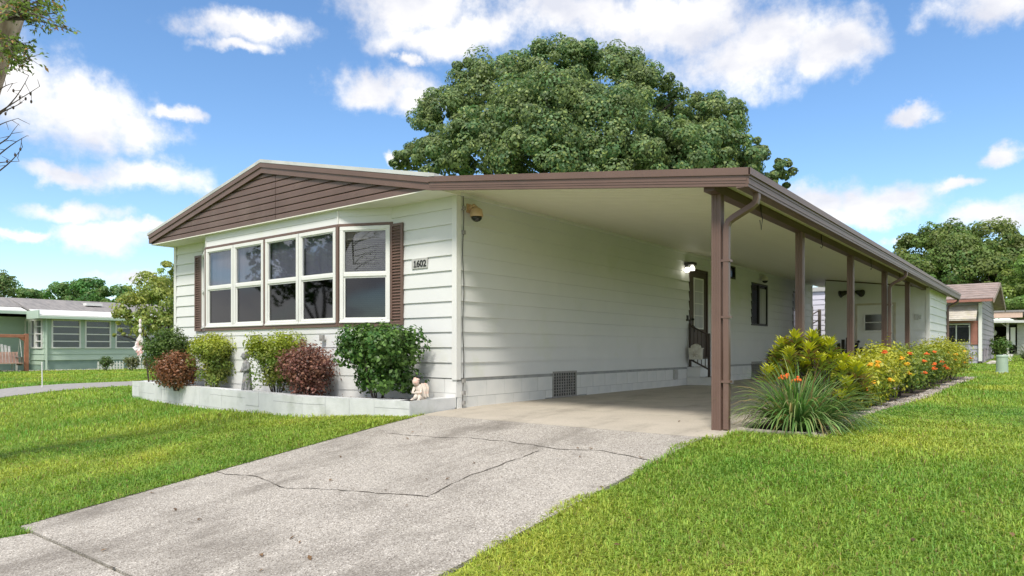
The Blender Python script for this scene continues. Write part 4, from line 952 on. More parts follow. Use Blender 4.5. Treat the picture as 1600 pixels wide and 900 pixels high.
# thin concrete edging in front of the bed
mb = MB(); pts = [(-2.36, 6.54), (-2.1, 6.50), (-1.85, 6.50), (-1.66, 6.56)]
for a, b in zip(pts[:-1], pts[1:]):
    u = (Vector((*b, 0)) - Vector((*a, 0))).normalized(); nn = Vector((-u.y, u.x, 0)) * .02
    mb.prism([(a[0] - nn.x, a[1] - nn.y, -.06), (b[0] - nn.x, b[1] - nn.y, -.06), (b[0] + nn.x, b[1] + nn.y, -.06), (a[0] + nn.x, a[1] + nn.y, -.06)], (0, 0, .095))
mb.build('edging', 'slab_smooth', bed)
# strappy grass-like clump: each blade an arching strip
lily = thing('strap_leaf_clump', (-1.93, 6.93, 0), 'big arching clump of strappy green leaves beside the front post', 'plant')
def strap_clump(cx_, cy_, cz_, n, lmin, lmax, w, spread, cols, parent, base_r=.16, seg=7):
    Vs, Fs, T = [], [], []
    for i in range(n):
        a = random.uniform(0, 2 * math.pi); lean = random.random() ** .7 * spread; L_ = random.uniform(lmin, lmax); p = Vector((cx_ + math.cos(a) * base_r * random.random(), cy_ + math.sin(a) * base_r * random.random(), cz_))
        el_ = R(88) - lean * R(60); a2 = a + random.uniform(-.4, .4); wv_ = Vector((-math.sin(a2), math.cos(a2), 0)); c_ = np.array(random.choice(cols)) * random.uniform(.7, 1.25); b0 = len(Vs)
        drop = random.uniform(.9, 2.0) * (.45 + lean); tw_ = random.uniform(-.5, .5)
        for k in range(seg + 1):
            t = k / seg; ww = w * (1 - t ** 2.2) * random.uniform(.95, 1.05) + .0008; q = wv_ * math.cos(tw_ * t) + Vector((0, 0, math.sin(tw_ * t)))
            Vs += [tuple(p - q * ww), tuple(p + q * ww)]; T += [c_ * (1 if t < .8 or random.random() < .8 else 1.3)] * 2
            e2 = el_ - drop * t ** 1.5 * 1.25; p = p + Vector((math.cos(a2) * math.cos(e2), math.sin(a2) * math.cos(e2), math.sin(e2))) * (L_ / seg); p.z = max(p.z, cz_ + .012)
        Fs += [(b0 + 2 * k, b0 + 2 * k + 1, b0 + 2 * k + 3, b0 + 2 * k + 2) for k in range(seg)]
    return np_mesh('leaves', np.array(Vs), np.array(Fs), 'leaf', parent, np.array(T))
SC = [(.15, .28, .07), (.10, .21, .05), (.22, .34, .11), (.13, .25, .08), (.30, .37, .14), (.08, .17, .04)]
strap_clump(-1.93, 6.93, .02, 620, .45, .82, .0085, 1.0, SC + [(.30, .24, .10)], lily, .20)
lily2 = thing('strap_leaf_clump', (-1.93, 7.5, 0), 'smaller darker strappy clump behind the big one, under the croton', 'plant')
strap_clump(-1.87, 7.55, .02, 330, .40, .66, .008, 1.0, [(.10, .19, .07), (.13, .22, .08), (.19, .25, .11)], lily2, .16)
# whorled yellow-green croton
def croton(x, y, h, r, n_heads, label):
    z0 = .02; t = thing('croton_bush', (x, y, z0), label, 'shrub'); P, A, N, T, Ls = [], [], [], [], []
    for i in range(n_heads):
        a = random.uniform(0, 6.28); rr = r * math.sqrt(random.random()); hh = z0 + h * (random.uniform(.78, 1.0) - .28 * (rr / r) ** 2) if i > n_heads * .4 else z0 + h * random.uniform(.3, .7)
        c = Vector((x + rr * math.cos(a), y + rr * math.sin(a), hh)); mb = MB(); p, r_ = limb((x + .1 * math.cos(a), y + .1 * math.sin(a), z0 - .02), c, .009, .005, .05, 5); mb.tube(p, r_, 5); mb.build('stem', 'bark_dark', t)
        for k in range(42):
            u = k / 42; b = k * 2.4; up = .15 + 1.1 * (1 - u) ; d = Vector((math.cos(b), math.sin(b), up)).normalized(); L_ = random.uniform(.10, .16) * (.7 + .5 * u)
            s = c - Vector((0, 0, .16 * u)); P.append(tuple(s + d * L_ * .55)); A.append(tuple(d)); N.append(tuple((Vector((0, 0, 1)) - d * d.z + Vector(unit(1)[0]) * .2).normalized())); Ls.append(L_)
            cc_ = np.array((.50, .52, .05)) if u < .5 else np.array((.20, .26, .045)) if random.random() < .75 else np.array((.20, .13, .05)); T.append(cc_ * random.uniform(.7, 1.25))
    leaves('foliage', np.array(P), np.array(N), np.array(Ls), .30, np.array(T), 'leaf_glossy', t, .08, np.array(A)); return t
croton(-2.02, 7.80, 1.0, .46, 36, 'tall croton with yellow-green whorled leaves behind the strappy clump')
croton(-2.06, 8.70, .84, .40, 28, 'second croton, slightly lower, past the strappy clump')
# flower heads
def flowers(parent, spots, material):
    for c in spots:
        mb = MB()
        for _ in range(20): d = Vector(unit(1)[0]); d.z = abs(d.z); q = Vector(c) + d * random.uniform(.01, .045); mb.ball(q, (.015, .015, .011), 5, 3)
        mb.build('flower', material, parent)
bs = [(9.45, -1.98, .34, .62, 'ixora bush with yellow flower heads after the crotons', 'y'), (10.3, -1.98, .36, .74, 'ixora bush with yellow and orange flowers beside the second post', 'y'), (11.4, -2.0, .38, .78, 'yellow-leaved ixora bush just before the third post', 'y'), (12.6, -1.98, .40, .80, 'leafy green ixora bush past the third post with red flowers', 'r'),
      (13.9, -1.98, .40, .80, 'ixora bush with several red flower heads near the fourth post', 'r'), (15.3, -1.98, .42, .84, 'green ixora bush with red flowers beyond the fourth post', 'r'), (16.8, -1.98, .44, .86, 'ixora bush with orange flowers beside the fifth post', 'o'), (18.4, -1.98, .46, .90, 'yellow-green ixora bush near the shed corner', 'y'), (20.2, -2.0, .46, .92, 'farthest ixora bush of the bed beside the shed', 'o')]
for i, (y, x, r, h, lab, f) in enumerate(bs):
    pal = {'y': ((.22, .28, .045), (.50, .50, .06)), 'r': ((.13, .21, .045), (.32, .38, .07)), 'o': ((.20, .27, .045), (.42, .44, .06))}[f]
    t = shrub('ixora_bush', x, y, .01, r * random.uniform(.85, 1.05), r * random.uniform(1.1, 1.35), h * random.uniform(.86, 1.1), lab, pal[0], alt=pal[1], altp=.32, n=6000 if y < 14 else 4500, wr=.45, leaf=.055, group='ixora bushes in the bed', flat=.1, bare=.02, loose=.5, topcol=pal[1], clump=.15, nc=60)
    sp = []
    for _ in range(7): a = random.uniform(-2.6, .6); rr = r * random.uniform(.95, 1.12); zz = h * random.uniform(.35, .95); sp.append((x + math.cos(a) * rr * (1.1 - .3 * zz / h), y + math.sin(a) * rr * 1.2, zz + .02))
    flowers(t, sp[:4] if f != 'o' else sp[:3], 'flower_red' if f == 'r' else 'flower_yellow'); flowers(t, sp[5:6] if f != 'r' else sp[4:7], 'flower_red')
redf = thing('ixora_sprig', (-2.0, 7.25, .02), 'sprig with two orange-red flower heads above the strappy clump', 'plant')
for px, py in ((1224, 592), (1243, 597)):
    q = at(px, py, 6.75); mb = MB(); p, r = limb((q.x, q.y, .02), q, .006, .004, .04, 5); mb.tube(p, r, 5); mb.build('stem', 'twig', redf)
    flowers(redf, [tuple(q), tuple(q + Vector((.02, .0, .015)))], 'flower_red')

# ================================================================== statues in the planter
sg = at(386, 607, 10.75); z0 = zin
stt = thing('garden_statue', (sg.x, sg.y, z0), 'grey standing robed garden statue between the yellow-green shrubs', 'statue')
def fig(x, y): return sg.x + x, sg.y + y
mb = MB(); H = .60
pr = [(0, 0, 0, .10, .09), (0, 0, .03, .10, .09), (0, 0, .032, .078, .07), (0, 0, .10, .070, .062), (.004, 0, .20, .062, .055), (.006, 0, .28, .060, .052), (.004, 0, .33, .050, .045), (0, -.005, .38, .058, .046), (-.004, -.01, .43, .066, .044), (-.006, -.012, .455, .050, .036), (-.010, -.016, .47, .022, .022), (-.012, -.02, .485, .022, .022)]
mb.rings([(sg.x + a, sg.y + b, z0 + c, d, e) for a, b, c, d, e in pr], 16)
for k in range(9):                                  # robe folds
    a = k * .7; mb.tube([(sg.x + .074 * math.cos(a), sg.y + .066 * math.sin(a), z0 + .035), (sg.x + .060 * math.cos(a + .1), sg.y + .054 * math.sin(a + .1), z0 + .18), (sg.x + .046 * math.cos(a + .25), sg.y + .042 * math.sin(a + .25), z0 + .33)], [.013, .010, .005], 6)
hd = Vector((sg.x - .018, sg.y - .028, z0 + .535)); mb.ball(hd, (.043, .046, .054), 14, 10); mb.ball(hd + Vector((.012, .014, .012)), (.048, .048, .050), 14, 8); mb.ball(hd + Vector((-.03, -.034, -.006)), (.010, .010, .012), 8, 6); mb.ball(hd + Vector((.045, .03, -.012)), (.022, .022, .026), 8, 6)
for s, e, w_ in ((-1, (-.075, -.03, .34), (-.03, -.072, .32)), (1, (.075, -.02, .34), (.022, -.075, .33))):
    mb.tube([(sg.x + s * .055, sg.y - .008, z0 + .435), (sg.x + e[0], sg.y + e[1], z0 + e[2]), (sg.x + w_[0], sg.y + w_[1], z0 + w_[2])], [.022, .019, .013], 8)
mb.ball((sg.x - .005, sg.y - .082, z0 + .325), (.028, .022, .022), 8, 6)
mb.v = [(sg.x + (a - sg.x) * 1.1, sg.y + (b - sg.y) * 1.1, z0 + (c - z0) * 1.1) for a, b, c in mb.v]
mb.build('figure', 'statue_grey', stt, smooth=True)

cg = at(652, 622, 8.72); cg.z = zin
cb_ = thing('cherub_statue', (cg.x, cg.y, zin), 'small cream cherub statue with folded wings at the planter corner', 'statue')
def c3(r, u, z): return (cg.x + CY * r - SY * 0 + -SY * -u * -1 * 0 + SY * u * 1.0, cg.y + SY * r - CY * u, zin + z)    # r: right as seen from the lawn, u: towards the lawn
mb = MB()
mb.tube([c3(-.07, .06, .0), c3(-.06, .05, .03), c3(-.02, .03, .05), c3(.03, .0, .07), c3(.045, -.01, .12), c3(.03, 0, .18), c3(.01, .02, .235), c3(-.002, .03, .25)], [.03, .042, .052, .056, .056, .054, .042, .022], 12)     # seated body
mb.tube([c3(.03, .02, .07), c3(-.005, .085, .115), c3(-.045, .07, .03)], [.040, .032, .024], 8); mb.tube([c3(.06, .0, .06), c3(.04, .08, .10), c3(.0, .08, .02)], [.038, .030, .022], 8)
mb.tube([c3(-.03, .03, .215), c3(-.05, .07, .15), c3(.0, .10, .145)], [.020, .017, .013], 8); mb.tube([c3(.05, .02, .21), c3(.055, .08, .15), c3(-.015, .095, .16)], [.020, .017, .013], 8)
h = c3(-.012, .045, .285); mb.ball(h, (.044, .044, .048), 14, 10); hr = c3(-.010, .036, .297)
for k in range(14): d = Vector(unit(1)[0]); d.z = abs(d.z); mb.ball(Vector(hr) + d * .036, .014, 6, 5)
mb.ball(c3(-.018, .088, .28), (.008, .008, .009), 6, 5); mb.rings([(cg.x, cg.y, zin - .01, .10, .09), (cg.x, cg.y, zin + .02, .095, .085), (cg.x, cg.y, zin + .035, .06, .05)], 12)
bod = mb.build('figure', 'statue_cream', cb_, smooth=True)
for s, off in ((1, .0), (-1, -.03)):
    mb = MB(); pts2 = [(.05, .235), (.085, .27), (.125, .26), (.145, .21), (.14, .14), (.11, .07), (.07, .02), (.055, .08), (.05, .15)]
    mb.prism([c3(a + off, -.02 - off * .8, b) for a, b in pts2], Vector(c3(0, -.022, 0)) - Vector(c3(0, 0, 0)))
    for k in range(5): mb.tube([c3(.06 + .016 * k + off, -.012 - off * .8, .24 - k * .01), c3(.075 + .016 * k + off, -.012 - off * .8, .13 - .01 * k), c3(.065 + .012 * k + off, -.012 - off * .8, .05 + .014 * k)], [.008, .008, .004], 5)
    mb.build('wing', 'statue_cream', cb_)
# pinwheel stake
sp0 = at(238, 594, 13.35); sp = thing('garden_spinner', (sp0.x, sp0.y, zin), 'white and pink garden spinner on a dark stake left of the shrubs', 'garden ornament')
tp = at(224, 513, 13.35); mb = MB(); kn = at(225, 557, 13.35)
mb.tube([(kn.x + .09, kn.y + .06, zin - .05), (kn.x + .03, kn.y + .02, kn.z - .0)], .016, 6); mb.tube([kn, tp], .008, 6); mb.build('stake', 'iron_brown', sp)
mb = MB(); cc0 = at(219, 543, 13.3)
for k in range(12):
    a = k * math.pi / 6; L_ = .27 if k % 3 == 0 else .19; d = Vector((CY * math.cos(a) * .55, SY * math.cos(a) * .55, math.sin(a))); s = Vector((-d.z * CY, -d.z * SY, math.cos(a) * .55)).normalized()
    o = Vector((SY, -CY, 0)); mb.add([cc0 - o * .01, cc0 + d * L_ * .55 + s * .06 + o * .03, cc0 + d * L_, cc0 + d * L_ * .6 - s * .04 - o * .02, cc0 + d * L_ * .5 + o * .012], [(0, 1, 4), (1, 2, 4), (2, 3, 4), (3, 0, 4), (0, 3, 2, 1)])
mb.build('petals', 'spinner', sp)
mb = MB()
for z in (.12, .22, .30): mb.ball(cc0 + Vector((0, 0, .20 + z)), (.035 - z * .03, .035 - z * .03, .05), 8, 6)
mb.build('finial', 'spinner', sp)

# ================================================================== mint green house on the left
mint = thing('mint_house', (-37, 14, -.15), 'mint green bungalow with grey roof and long row of windows', 'house')
mw = Plane((-33.8, 0, 0), (0, 1, 0), (1, 0, 0)); zb = -.2
WINS = [(11.18, 12.32), (12.48, 13.56), (13.74, 14.95), (15.12, 16.3), (16.5, 17.7)]
holes = [(a, b, .80, 2.06) for a, b in WINS]
w = core(mw, 10.93, 24, .28, 2.2, holes, 'wall', 'mint', mint); clad(mw, 10.93, 24, .30, 2.15, holes, w, 'mint', first=.30, lap=.25, thick=.03)
mb = MB(); mb.box(-34.0, -33.83, 10.93, 24, zb - .1, .29); mb.build('foundation', 'mint_dark', mint)
ml = Plane((0, 10.93, 0), (1, 0, 0), (0, -1, 0)); rh = [(-35.35, -33.95, .80, 2.06), (-36.05, -35.5, .15, 2.1)]
w = core(ml, -36.1, -33.87, .1, 2.2, rh, 'return_wall', 'mint', mint); clad(ml, -36.1, -33.8, .30, 2.15, rh, w, 'mint', first=.30, lap=.25, thick=.03)
mb = MB(); mb.box(-36.1, -33.86, 10.95, 11.0, zb - .1, .1); mb.build('foundation', 'mint_dark', mint)
rw = Plane((-36.1, 0, 0), (0, 1, 0), (1, 0, 0)); w = core(rw, 0, 10.93, -.3, 2.2, [], 'recessed_wall', 'mint', mint); clad(rw, 0, 10.92, -.2, 2.2, [], w, 'mint', first=-.2, lap=.25, thick=.03)
def jal(pl, u0, u1, z0, z1, nb):
    mb = MB(); frame(mb, pl, u0, u1, z0, z1, .06, -.03, .06); o = mb.build('window', 'trim_white', mint)
    for i in range(1, nb): mb = MB(); z = z0 + (z1 - z0) * i / nb; pl.box(mb, u0 + .06, u1 - .06, .0, .05, z - .022, z + .022); mb.build('glazing_bar', 'trim_white', o)
    for i in range(nb): mb = MB(); za, zc = z0 + (z1 - z0) * i / nb, z0 + (z1 - z0) * (i + 1) / nb; pl.box(mb, u0 + .06, u1 - .06, -.012, -.004, max(za + .022, z0 + .06), min(zc - .022, z1 - .06)); mb.build('pane', 'glass_mirror', o)
for a, b in WINS: jal(mw, a, b, .80, 2.06, 4)
jal(ml, -34.75, -33.97, .80, 2.06, 4); jal(ml, -35.34, -34.79, .80, 2.06, 2)
mb = MB(); frame(mb, ml, -36.05, -35.5, .15, 2.1, .09, -.03, .05); d_ = mb.build('door_frame', 'trim_white', mint)
mb = MB(); ml.box(mb, -35.96, -35.59, -.03, 0, .24, 2.01); mb.build('door', 'mint_dark', mint)
rf = MB(); rf.hexa([(-33.3, 10.6, 2.13), (-33.3, 24.5, 2.13), (-37.4, 24.5, 3.05), (-37.4, 10.6, 3.05), (-33.3, 10.6, 2.20), (-33.3, 24.5, 2.20), (-37.4, 24.5, 3.12), (-37.4, 10.6, 3.12)])
rf.hexa([(-35.4, -2, 2.55), (-35.4, 10.6, 2.55), (-37.4, 10.6, 3.05), (-37.4, -2, 3.05), (-35.4, -2, 2.62), (-35.4, 10.6, 2.62), (-37.4, 10.6, 3.12), (-37.4, -2, 3.12)])
rf.hexa([(-37.4, -2, 3.05), (-37.4, 24.5, 3.05), (-42, 24.5, 2.1), (-42, -2, 2.1), (-37.4, -2, 3.12), (-37.4, 24.5, 3.12), (-42, 24.5, 2.17), (-42, -2, 2.17)]); rf.build('roof', 'shingle_grey', mint)
mb = MB(); mb.hexa([(-33.22, 10.55, 2.135), (-33.22, 24.5, 2.135), (-34.4, 24.5, 2.45), (-34.4, 10.55, 2.45), (-33.22, 10.55, 2.215), (-33.22, 24.5, 2.215), (-34.4, 24.5, 2.48), (-34.4, 10.55, 2.48)])
mb.hexa([(-34.6, -2, 2.36), (-34.6, 10.549, 2.36), (-35.8, 10.549, 2.60), (-35.8, -2, 2.60), (-34.6, -2, 2.42), (-34.6, 10.549, 2.42), (-35.8, 10.549, 2.67), (-35.8, -2, 2.67)]); mb.build('metal_roof_edge', 'trim_white', mint)
mb = MB(); mb.box(-33.25, -33.20, 10.55, 24.5, 2.06, 2.16); mb.box(-34.6, -33.21, 10.52, 10.57, 2.06, 2.40); mb.box(-34.64, -34.58, -2, 10.52, 2.27, 2.38); mb.build('fascia', 'mint', mint)
mb = MB(); mb.tube([(-33.76, 10.99, 2.1), (-33.72, 10.99, 1.9), (-33.72, 10.99, -.1)], .05, 8); mb.build('downspout', 'mint', mint)
mb = MB(); mb.box(-36.2, -35.8, 13.3, 14.0, 2.82, 2.95); mb.build('roof_vent', 'trim_white', mint)
mb = MB(); mb.box(-42, -36.2, -2, 24, -.3, 2.2); mb.build('rear_wall', 'mint_dark', mint)
# border of pale stones, fence, swing, chair
def s_mint(): y = random.uniform(3, 21); x = -33.5 + random.uniform(-.15, .2); return x, y, gf(x, y) + .02
pebbles('stone_border', 1500, s_mint, .05, 'pale stones along the foot of the mint house', [(.7, .68, .62), (.6, .57, .5)])
for a, b, lab in ((12.55, 13.62, 'left section of low white picket fence below the mint house windows'), (13.80, 15.2, 'right section of low white picket fence, behind the garden spinner')):
    f = thing('picket_fence', (-32.6, (a + b) / 2, gf(-32.6, a)), lab, 'fence', 'white picket fence sections'); zg = gf(-32.6, a)
    for z in (.12, .26): mb = MB(); mb.box(-32.63, -32.60, a, b, zg + z, zg + z + .045); mb.build('rail', 'trim_white', f)
    y = a
    while y < b - .03:
        mb = MB(); mb.prism([(-32.6, y, zg), (-32.6, y + .06, zg), (-32.6, y + .06, zg + .34), (-32.6, y + .03, zg + .40), (-32.6, y, zg + .34)], (.02, 0, 0)); mb.build('picket', 'trim_white', f); y += .125
sw = thing('porch_swing', (-33.2, 9.0, -.15), 'reddish wooden swing bench hanging in a timber frame', 'swing')
SXW = -33.0; zg = gf(SXW, 9)
for y in (10.05, 7.4):
    mb = MB(); mb.box(SXW - .07, SXW + .07, y - .09, y + .05, zg - .05, 1.40); mb.build('frame_post', 'cedar', sw, bevel=.01)
mb = MB(); mb.box(SXW - .06, SXW + .06, 7.2, 9.955, 1.24, 1.37); mb.build('frame_beam', 'cedar', sw, bevel=.01)
mb = MB(); mb.prism([(SXW + .04, 9.95, 1.1), (SXW + .04, 9.95, 1.24), (SXW + .04, 9.75, 1.24)], (-.08, 0, 0)); mb.build('brace', 'cedar', sw)
y = 8.10
while y < 9.77:
    mb = MB(); mb.hexa([(SXW - .25, y, .22), (SXW - .25, y + .085, .22), (SXW - .22, y + .085, .22), (SXW - .22, y, .22), (SXW - .36, y, .66), (SXW - .36, y + .085, .66), (SXW - .33, y + .085, .66), (SXW - .33, y, .66)]); mb.build('back_slat', 'cedar_pale', sw); y += .11
for i in range(4): mb = MB(); x = SXW - .17 + i * .12; mb.box(x, x + .10, 8.05, 9.85, .19, .22); mb.build('seat_slat', 'cedar_pale', sw)
for y in (8.10, 9.79): mb = MB(); mb.box(SXW - .25, SXW + .27, y - .03, y + .03, .12, .188); mb.box(SXW - .3, SXW + .28, y - .04, y + .04, .42, .45); mb.box(SXW + .22, SXW + .27, y - .03, y + .03, .222, .42); mb.build('arm', 'wood_grey', sw)
for y in (8.15, 9.81): mb = MB(); mb.tube([(SXW - .02, y, 1.25), (SXW + .2, y, .45)], .008, 5); mb.tube([(SXW - .02, y, 1.25), (SXW - .28, y, .45)], .008, 5); mb.build('chain', 'trim_white', sw)
ac = thing('porch_chair', (-34.4, 9.7, -.2), 'pale slatted chair behind the porch swing', 'chair')
for i in range(5): mb = MB(); y = 9.45 + i * .11; mb.hexa([(-34.6, y, .2), (-34.6, y + .07, .2), (-34.57, y + .07, .2), (-34.57, y, .2), (-34.9, y - .05 + i * .02, .98 - .04 * abs(i - 2)), (-34.9, y + .04 + i * .02, .98 - .04 * abs(i - 2)), (-34.87, y + .04 + i * .02, .98 - .04 * abs(i - 2)), (-34.87, y - .05 + i * .02, .98 - .04 * abs(i - 2))]); mb.build('back_slat', 'plaque_grey', ac)
mb = MB(); mb.box(-34.6, -34.1, 9.4, 10.02, .18, .22); mb.build('seat', 'plaque_grey', ac)
for y in (9.38, 10.02):
    mb = MB(); mb.box(-34.75, -34.05, y - .05, y + .05, .47, .50); mb.build('arm', 'plaque_grey', ac)
    for x in (-34.62, -34.1): mb = MB(); mb.box(x - .03, x + .03, y - .03, y + .03, gf(x, y) - .02, .47); mb.build('leg', 'plaque_grey', ac)
mk0 = gp(66, 606); mk = thing('marker_stake', mk0, 'thin white plastic marker stake by the left road', 'stake')
mb = MB(); mb.tube([mk0 - Vector((0, 0, .05)), mk0 + Vector((-.02, 0, .62))], .012, 6); mb.build('pole', 'trim_white', mk)
mb = MB(); mb.ball(mk0 + Vector((-.02, 0, .62)), .016, 6, 4); mb.build('cap', 'trim_white', mk)
for (px, d, hp, top, lab, c_) in ((165, 29.2, 10, 556, 'small green shrub at the mint house wall left of the fence', (.10, .16, .05)), (206, 29.5, 13, 555, 'olive bush behind the white picket fence', (.14, .16, .06)), (232, 29.5, 9, 557, 'pale yellow-green bush at the right end of the picket fence', (.22, .22, .08))):
    c = at(px, 545, d); z = gf(c.x, c.y); shrub('border_shrub', c.x, c.y, z, hp / FPX * d, hp / FPX * d, CAMZ + (HORIZON - top) / FPX * d - z, lab, c_, n=700, leaf=.08, group='shrubs at the mint house', stems=3, flat=.05, bare=.0)

# ================================================================== lilac house on the right
lil = thing('lilac_house', (-8, 36, .15), 'lilac-grey lap-sided house with brown shingle roof behind the shed', 'house')
lf = Plane((0, 32, 0), (1, 0, 0), (0, -1, 0)); lr = Plane((-2.15, 0, 0), (0, 1, 0), (1, 0, 0)); zl = .1
LW = (-3.75, -2.50, 1.00, 1.75)
w = core(lf, -16, -2.15, zl, 2.7, [LW], 'front_wall', 'lilac', lil); clad(lf, -16, -2.17, zl + .05, 2.62, [LW], w, 'lilac', first=zl + .05)
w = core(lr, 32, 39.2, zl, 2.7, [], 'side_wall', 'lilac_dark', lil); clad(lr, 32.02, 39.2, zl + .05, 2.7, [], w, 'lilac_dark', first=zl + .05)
RZ0, RZ1, RYm = 2.66, 3.55, 35.6
rf = MB(); rf.hexa([(-16.4, 31.55, RZ0 - .05), (-1.75, 31.55, RZ0 - .05), (-1.75, RYm, RZ1 - .05), (-16.4, RYm, RZ1 - .05), (-16.4, 31.55, RZ0 + .03), (-1.75, 31.55, RZ0 + .03), (-1.75, RYm, RZ1 + .03), (-16.4, RYm, RZ1 + .03)])
rf.hexa([(-16.4, RYm, RZ1 - .05), (-1.75, RYm, RZ1 - .05), (-1.75, 39.7, RZ0 - .05), (-16.4, 39.7, RZ0 - .05), (-16.4, RYm, RZ1 + .03), (-1.75, RYm, RZ1 + .03), (-1.75, 39.7, RZ0 + .03), (-16.4, 39.7, RZ0 + .03)]); rfo = rf.build('roof', 'shingle_brown', lil)
mb = MB(); random.seed(3)
for r_ in range(7):                                   # shingle courses
    y0 = 31.53 + r_ * .58; y1 = y0 + .60
    zz = lambda y: RZ0 + .03 + (RZ1 - RZ0) * (y - 31.55) / (RYm - 31.55); x = -16.4
    o = MB(); o.hexa([(x, y0, zz(y0) + .005), (-1.74, y0, zz(y0) + .005), (-1.74, min(y1, RYm), zz(min(y1, RYm)) + .004), (x, min(y1, RYm), zz(min(y1, RYm)) + .004), (x, y0, zz(y0) + .03), (-1.74, y0, zz(y0) + .03), (-1.74, min(y1, RYm), zz(min(y1, RYm)) + .008), (x, min(y1, RYm), zz(min(y1, RYm)) + .008)]); o.build('shingle_course', 'shingle_brown', rfo)
mb = MB(); mb.box(-16.4, -1.76, 31.45, 31.55, RZ0 - .09, RZ0 + .0); mb.build('gutter', 'brick_red', lil)
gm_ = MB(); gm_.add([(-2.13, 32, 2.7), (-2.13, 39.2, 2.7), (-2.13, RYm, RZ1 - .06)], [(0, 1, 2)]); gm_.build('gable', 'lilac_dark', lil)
mb = MB(); mb.hexa([(-1.74, 31.5, RZ0 - .14), (-1.70, 31.5, RZ0 - .14), (-1.70, RYm, RZ1 - .12), (-1.74, RYm, RZ1 - .12), (-1.74, 31.5, RZ0 + .02), (-1.70, 31.5, RZ0 + .02), (-1.70, RYm, RZ1 + .02), (-1.74, RYm, RZ1 + .02)])
mb.hexa([(-1.74, 39.7, RZ0 - .14), (-1.70, 39.7, RZ0 - .14), (-1.70, RYm, RZ1 - .12), (-1.74, RYm, RZ1 - .12), (-1.74, 39.7, RZ0 + .02), (-1.70, 39.7, RZ0 + .02), (-1.70, RYm, RZ1 + .02), (-1.74, RYm, RZ1 + .02)]); mb.build('barge_board', 'shingle_brown', lil)
mb = MB(); frame(mb, lf, *LW, .03, -.03, .04); lf.box(mb, -2.97, -2.93, -.02, .03, LW[2], LW[3]); wo_ = mb.build('window', 'trim_white', lil)
for a, b in ((LW[0] + .05, -2.97), (-2.93, LW[1] - .05)): mb = MB(); lf.box(mb, a, b, -.015, -.005, LW[2] + .05, LW[3] - .05); mb.build('pane', 'glass_screen', wo_)
mb = MB(); lf.box(mb, -2.48, -2.24, .026, .05, .95, 1.79); mb.build('shutter', 'brick_red', lil); mb = MB(); lf.box(mb, -4.4, -2.24, .026, .06, 1.795, 1.87); mb.build('window_head', 'brick_red', lil)
aw = MB(); aw.hexa([lf.p(-4.9, .02, 2.42), lf.p(-2.28, .02, 2.42), lf.p(-2.26, .72, 1.86), lf.p(-4.92, .72, 1.86), lf.p(-4.9, .02, 2.45), lf.p(-2.28, .02, 2.45), lf.p(-2.26, .72, 1.88), lf.p(-4.92, .72, 1.88)]); awo = aw.build('awning', 'awning', lil)
for k in range(7):
    t = k / 7; mb = MB(); mb.hexa([lf.p(-4.93, .03 + .70 * t, 2.455 - .565 * t), lf.p(-2.25, .03 + .70 * t, 2.455 - .565 * t), lf.p(-2.25, .03 + .70 * t + .09, 2.455 - .565 * t - .065), lf.p(-4.93, .03 + .70 * t + .09, 2.455 - .565 * t - .065), lf.p(-4.93, .03 + .70 * t, 2.475 - .565 * t), lf.p(-2.25, .03 + .70 * t, 2.475 - .565 * t), lf.p(-2.25, .03 + .70 * t + .09, 2.475 - .565 * t - .065), lf.p(-4.93, .03 + .70 * t + .09, 2.475 - .565 * t - .065)]); mb.build('awning_slat', 'awning', awo)
mb = MB(); mb.box(-2.22, -2.11, 31.86, 31.97, .3, 2.55); mb.build('downspout', 'trim_white', lil); mb = MB(); mb.box(-2.23, -2.10, 31.85, 31.97, .08, .31); mb.build('downspout_boot', 'black_metal', lil)
mb = MB(); mb.tube([(-2.1, 33.0, .2), (-2.1, 33.0, .8), (-2.05, 33.3, .8), (-2.05, 33.3, .45)], .03, 6); mb.build('pipe', 'lilac_dark', lil)
# far house with open carport
fh = thing('far_house', (-5, 53, .5), 'low far house with beige fascia and dark open carport', 'house')
fz = gf(0, 50)
mb = MB(); mb.box(-10, -1.15, 50.0, 60, 2.95, 3.05); mb.build('roof', 'shingle_grey', fh); mb = MB(); mb.box(-10, -1.35, 50.05, 50.15, 2.62, 2.94); mb.build('fascia', 'beige', fh)
mb = MB(); mb.hexa([(-10, 49.2, 2.44), (-.9, 49.2, 2.28), (-.9, 58, 2.28), (-10, 58, 2.44), (-10, 49.2, 2.60), (-.9, 49.2, 2.42), (-.9, 58, 2.42), (-10, 58, 2.60)]); mb.build('carport_roof', 'roof_white', fh)
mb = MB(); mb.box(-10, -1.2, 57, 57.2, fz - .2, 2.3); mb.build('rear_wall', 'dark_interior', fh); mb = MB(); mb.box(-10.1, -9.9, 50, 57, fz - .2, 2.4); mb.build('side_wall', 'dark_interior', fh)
mb = MB(); mb.box(-2.10, -1.98, 49.6, 49.72, fz - .1, 2.30); mb.build('post', 'plaque_grey', fh)
mb = MB(); mb.tube([(-2.04, 49.66, 2.05), (-2.35, 49.66, 2.30)], .03, 6); mb.build('brace', 'plaque_grey', fh)
fp = Plane((0, 50.4, 0), (1, 0, 0), (0, -1, 0)); w = core(fp, -1.62, -1.25, fz - .1, 2.28, [], 'front_wall', 'plaque_grey', fh); clad(fp, -1.62, -1.25, fz, 2.26, [], w, 'plaque_grey', first=fz, lap=.22)
mb = MB(); fp.box(mb, -1.93, -1.70, .1, .14, 1.0, 2.05); mb.build('white_panel', 'trim_white', fh)
mb = MB(); mb.box(-1.62, -1.25, 50.5, 57, fz - .1, 2.27); mb.build('storage_room', 'plaque_grey', fh)
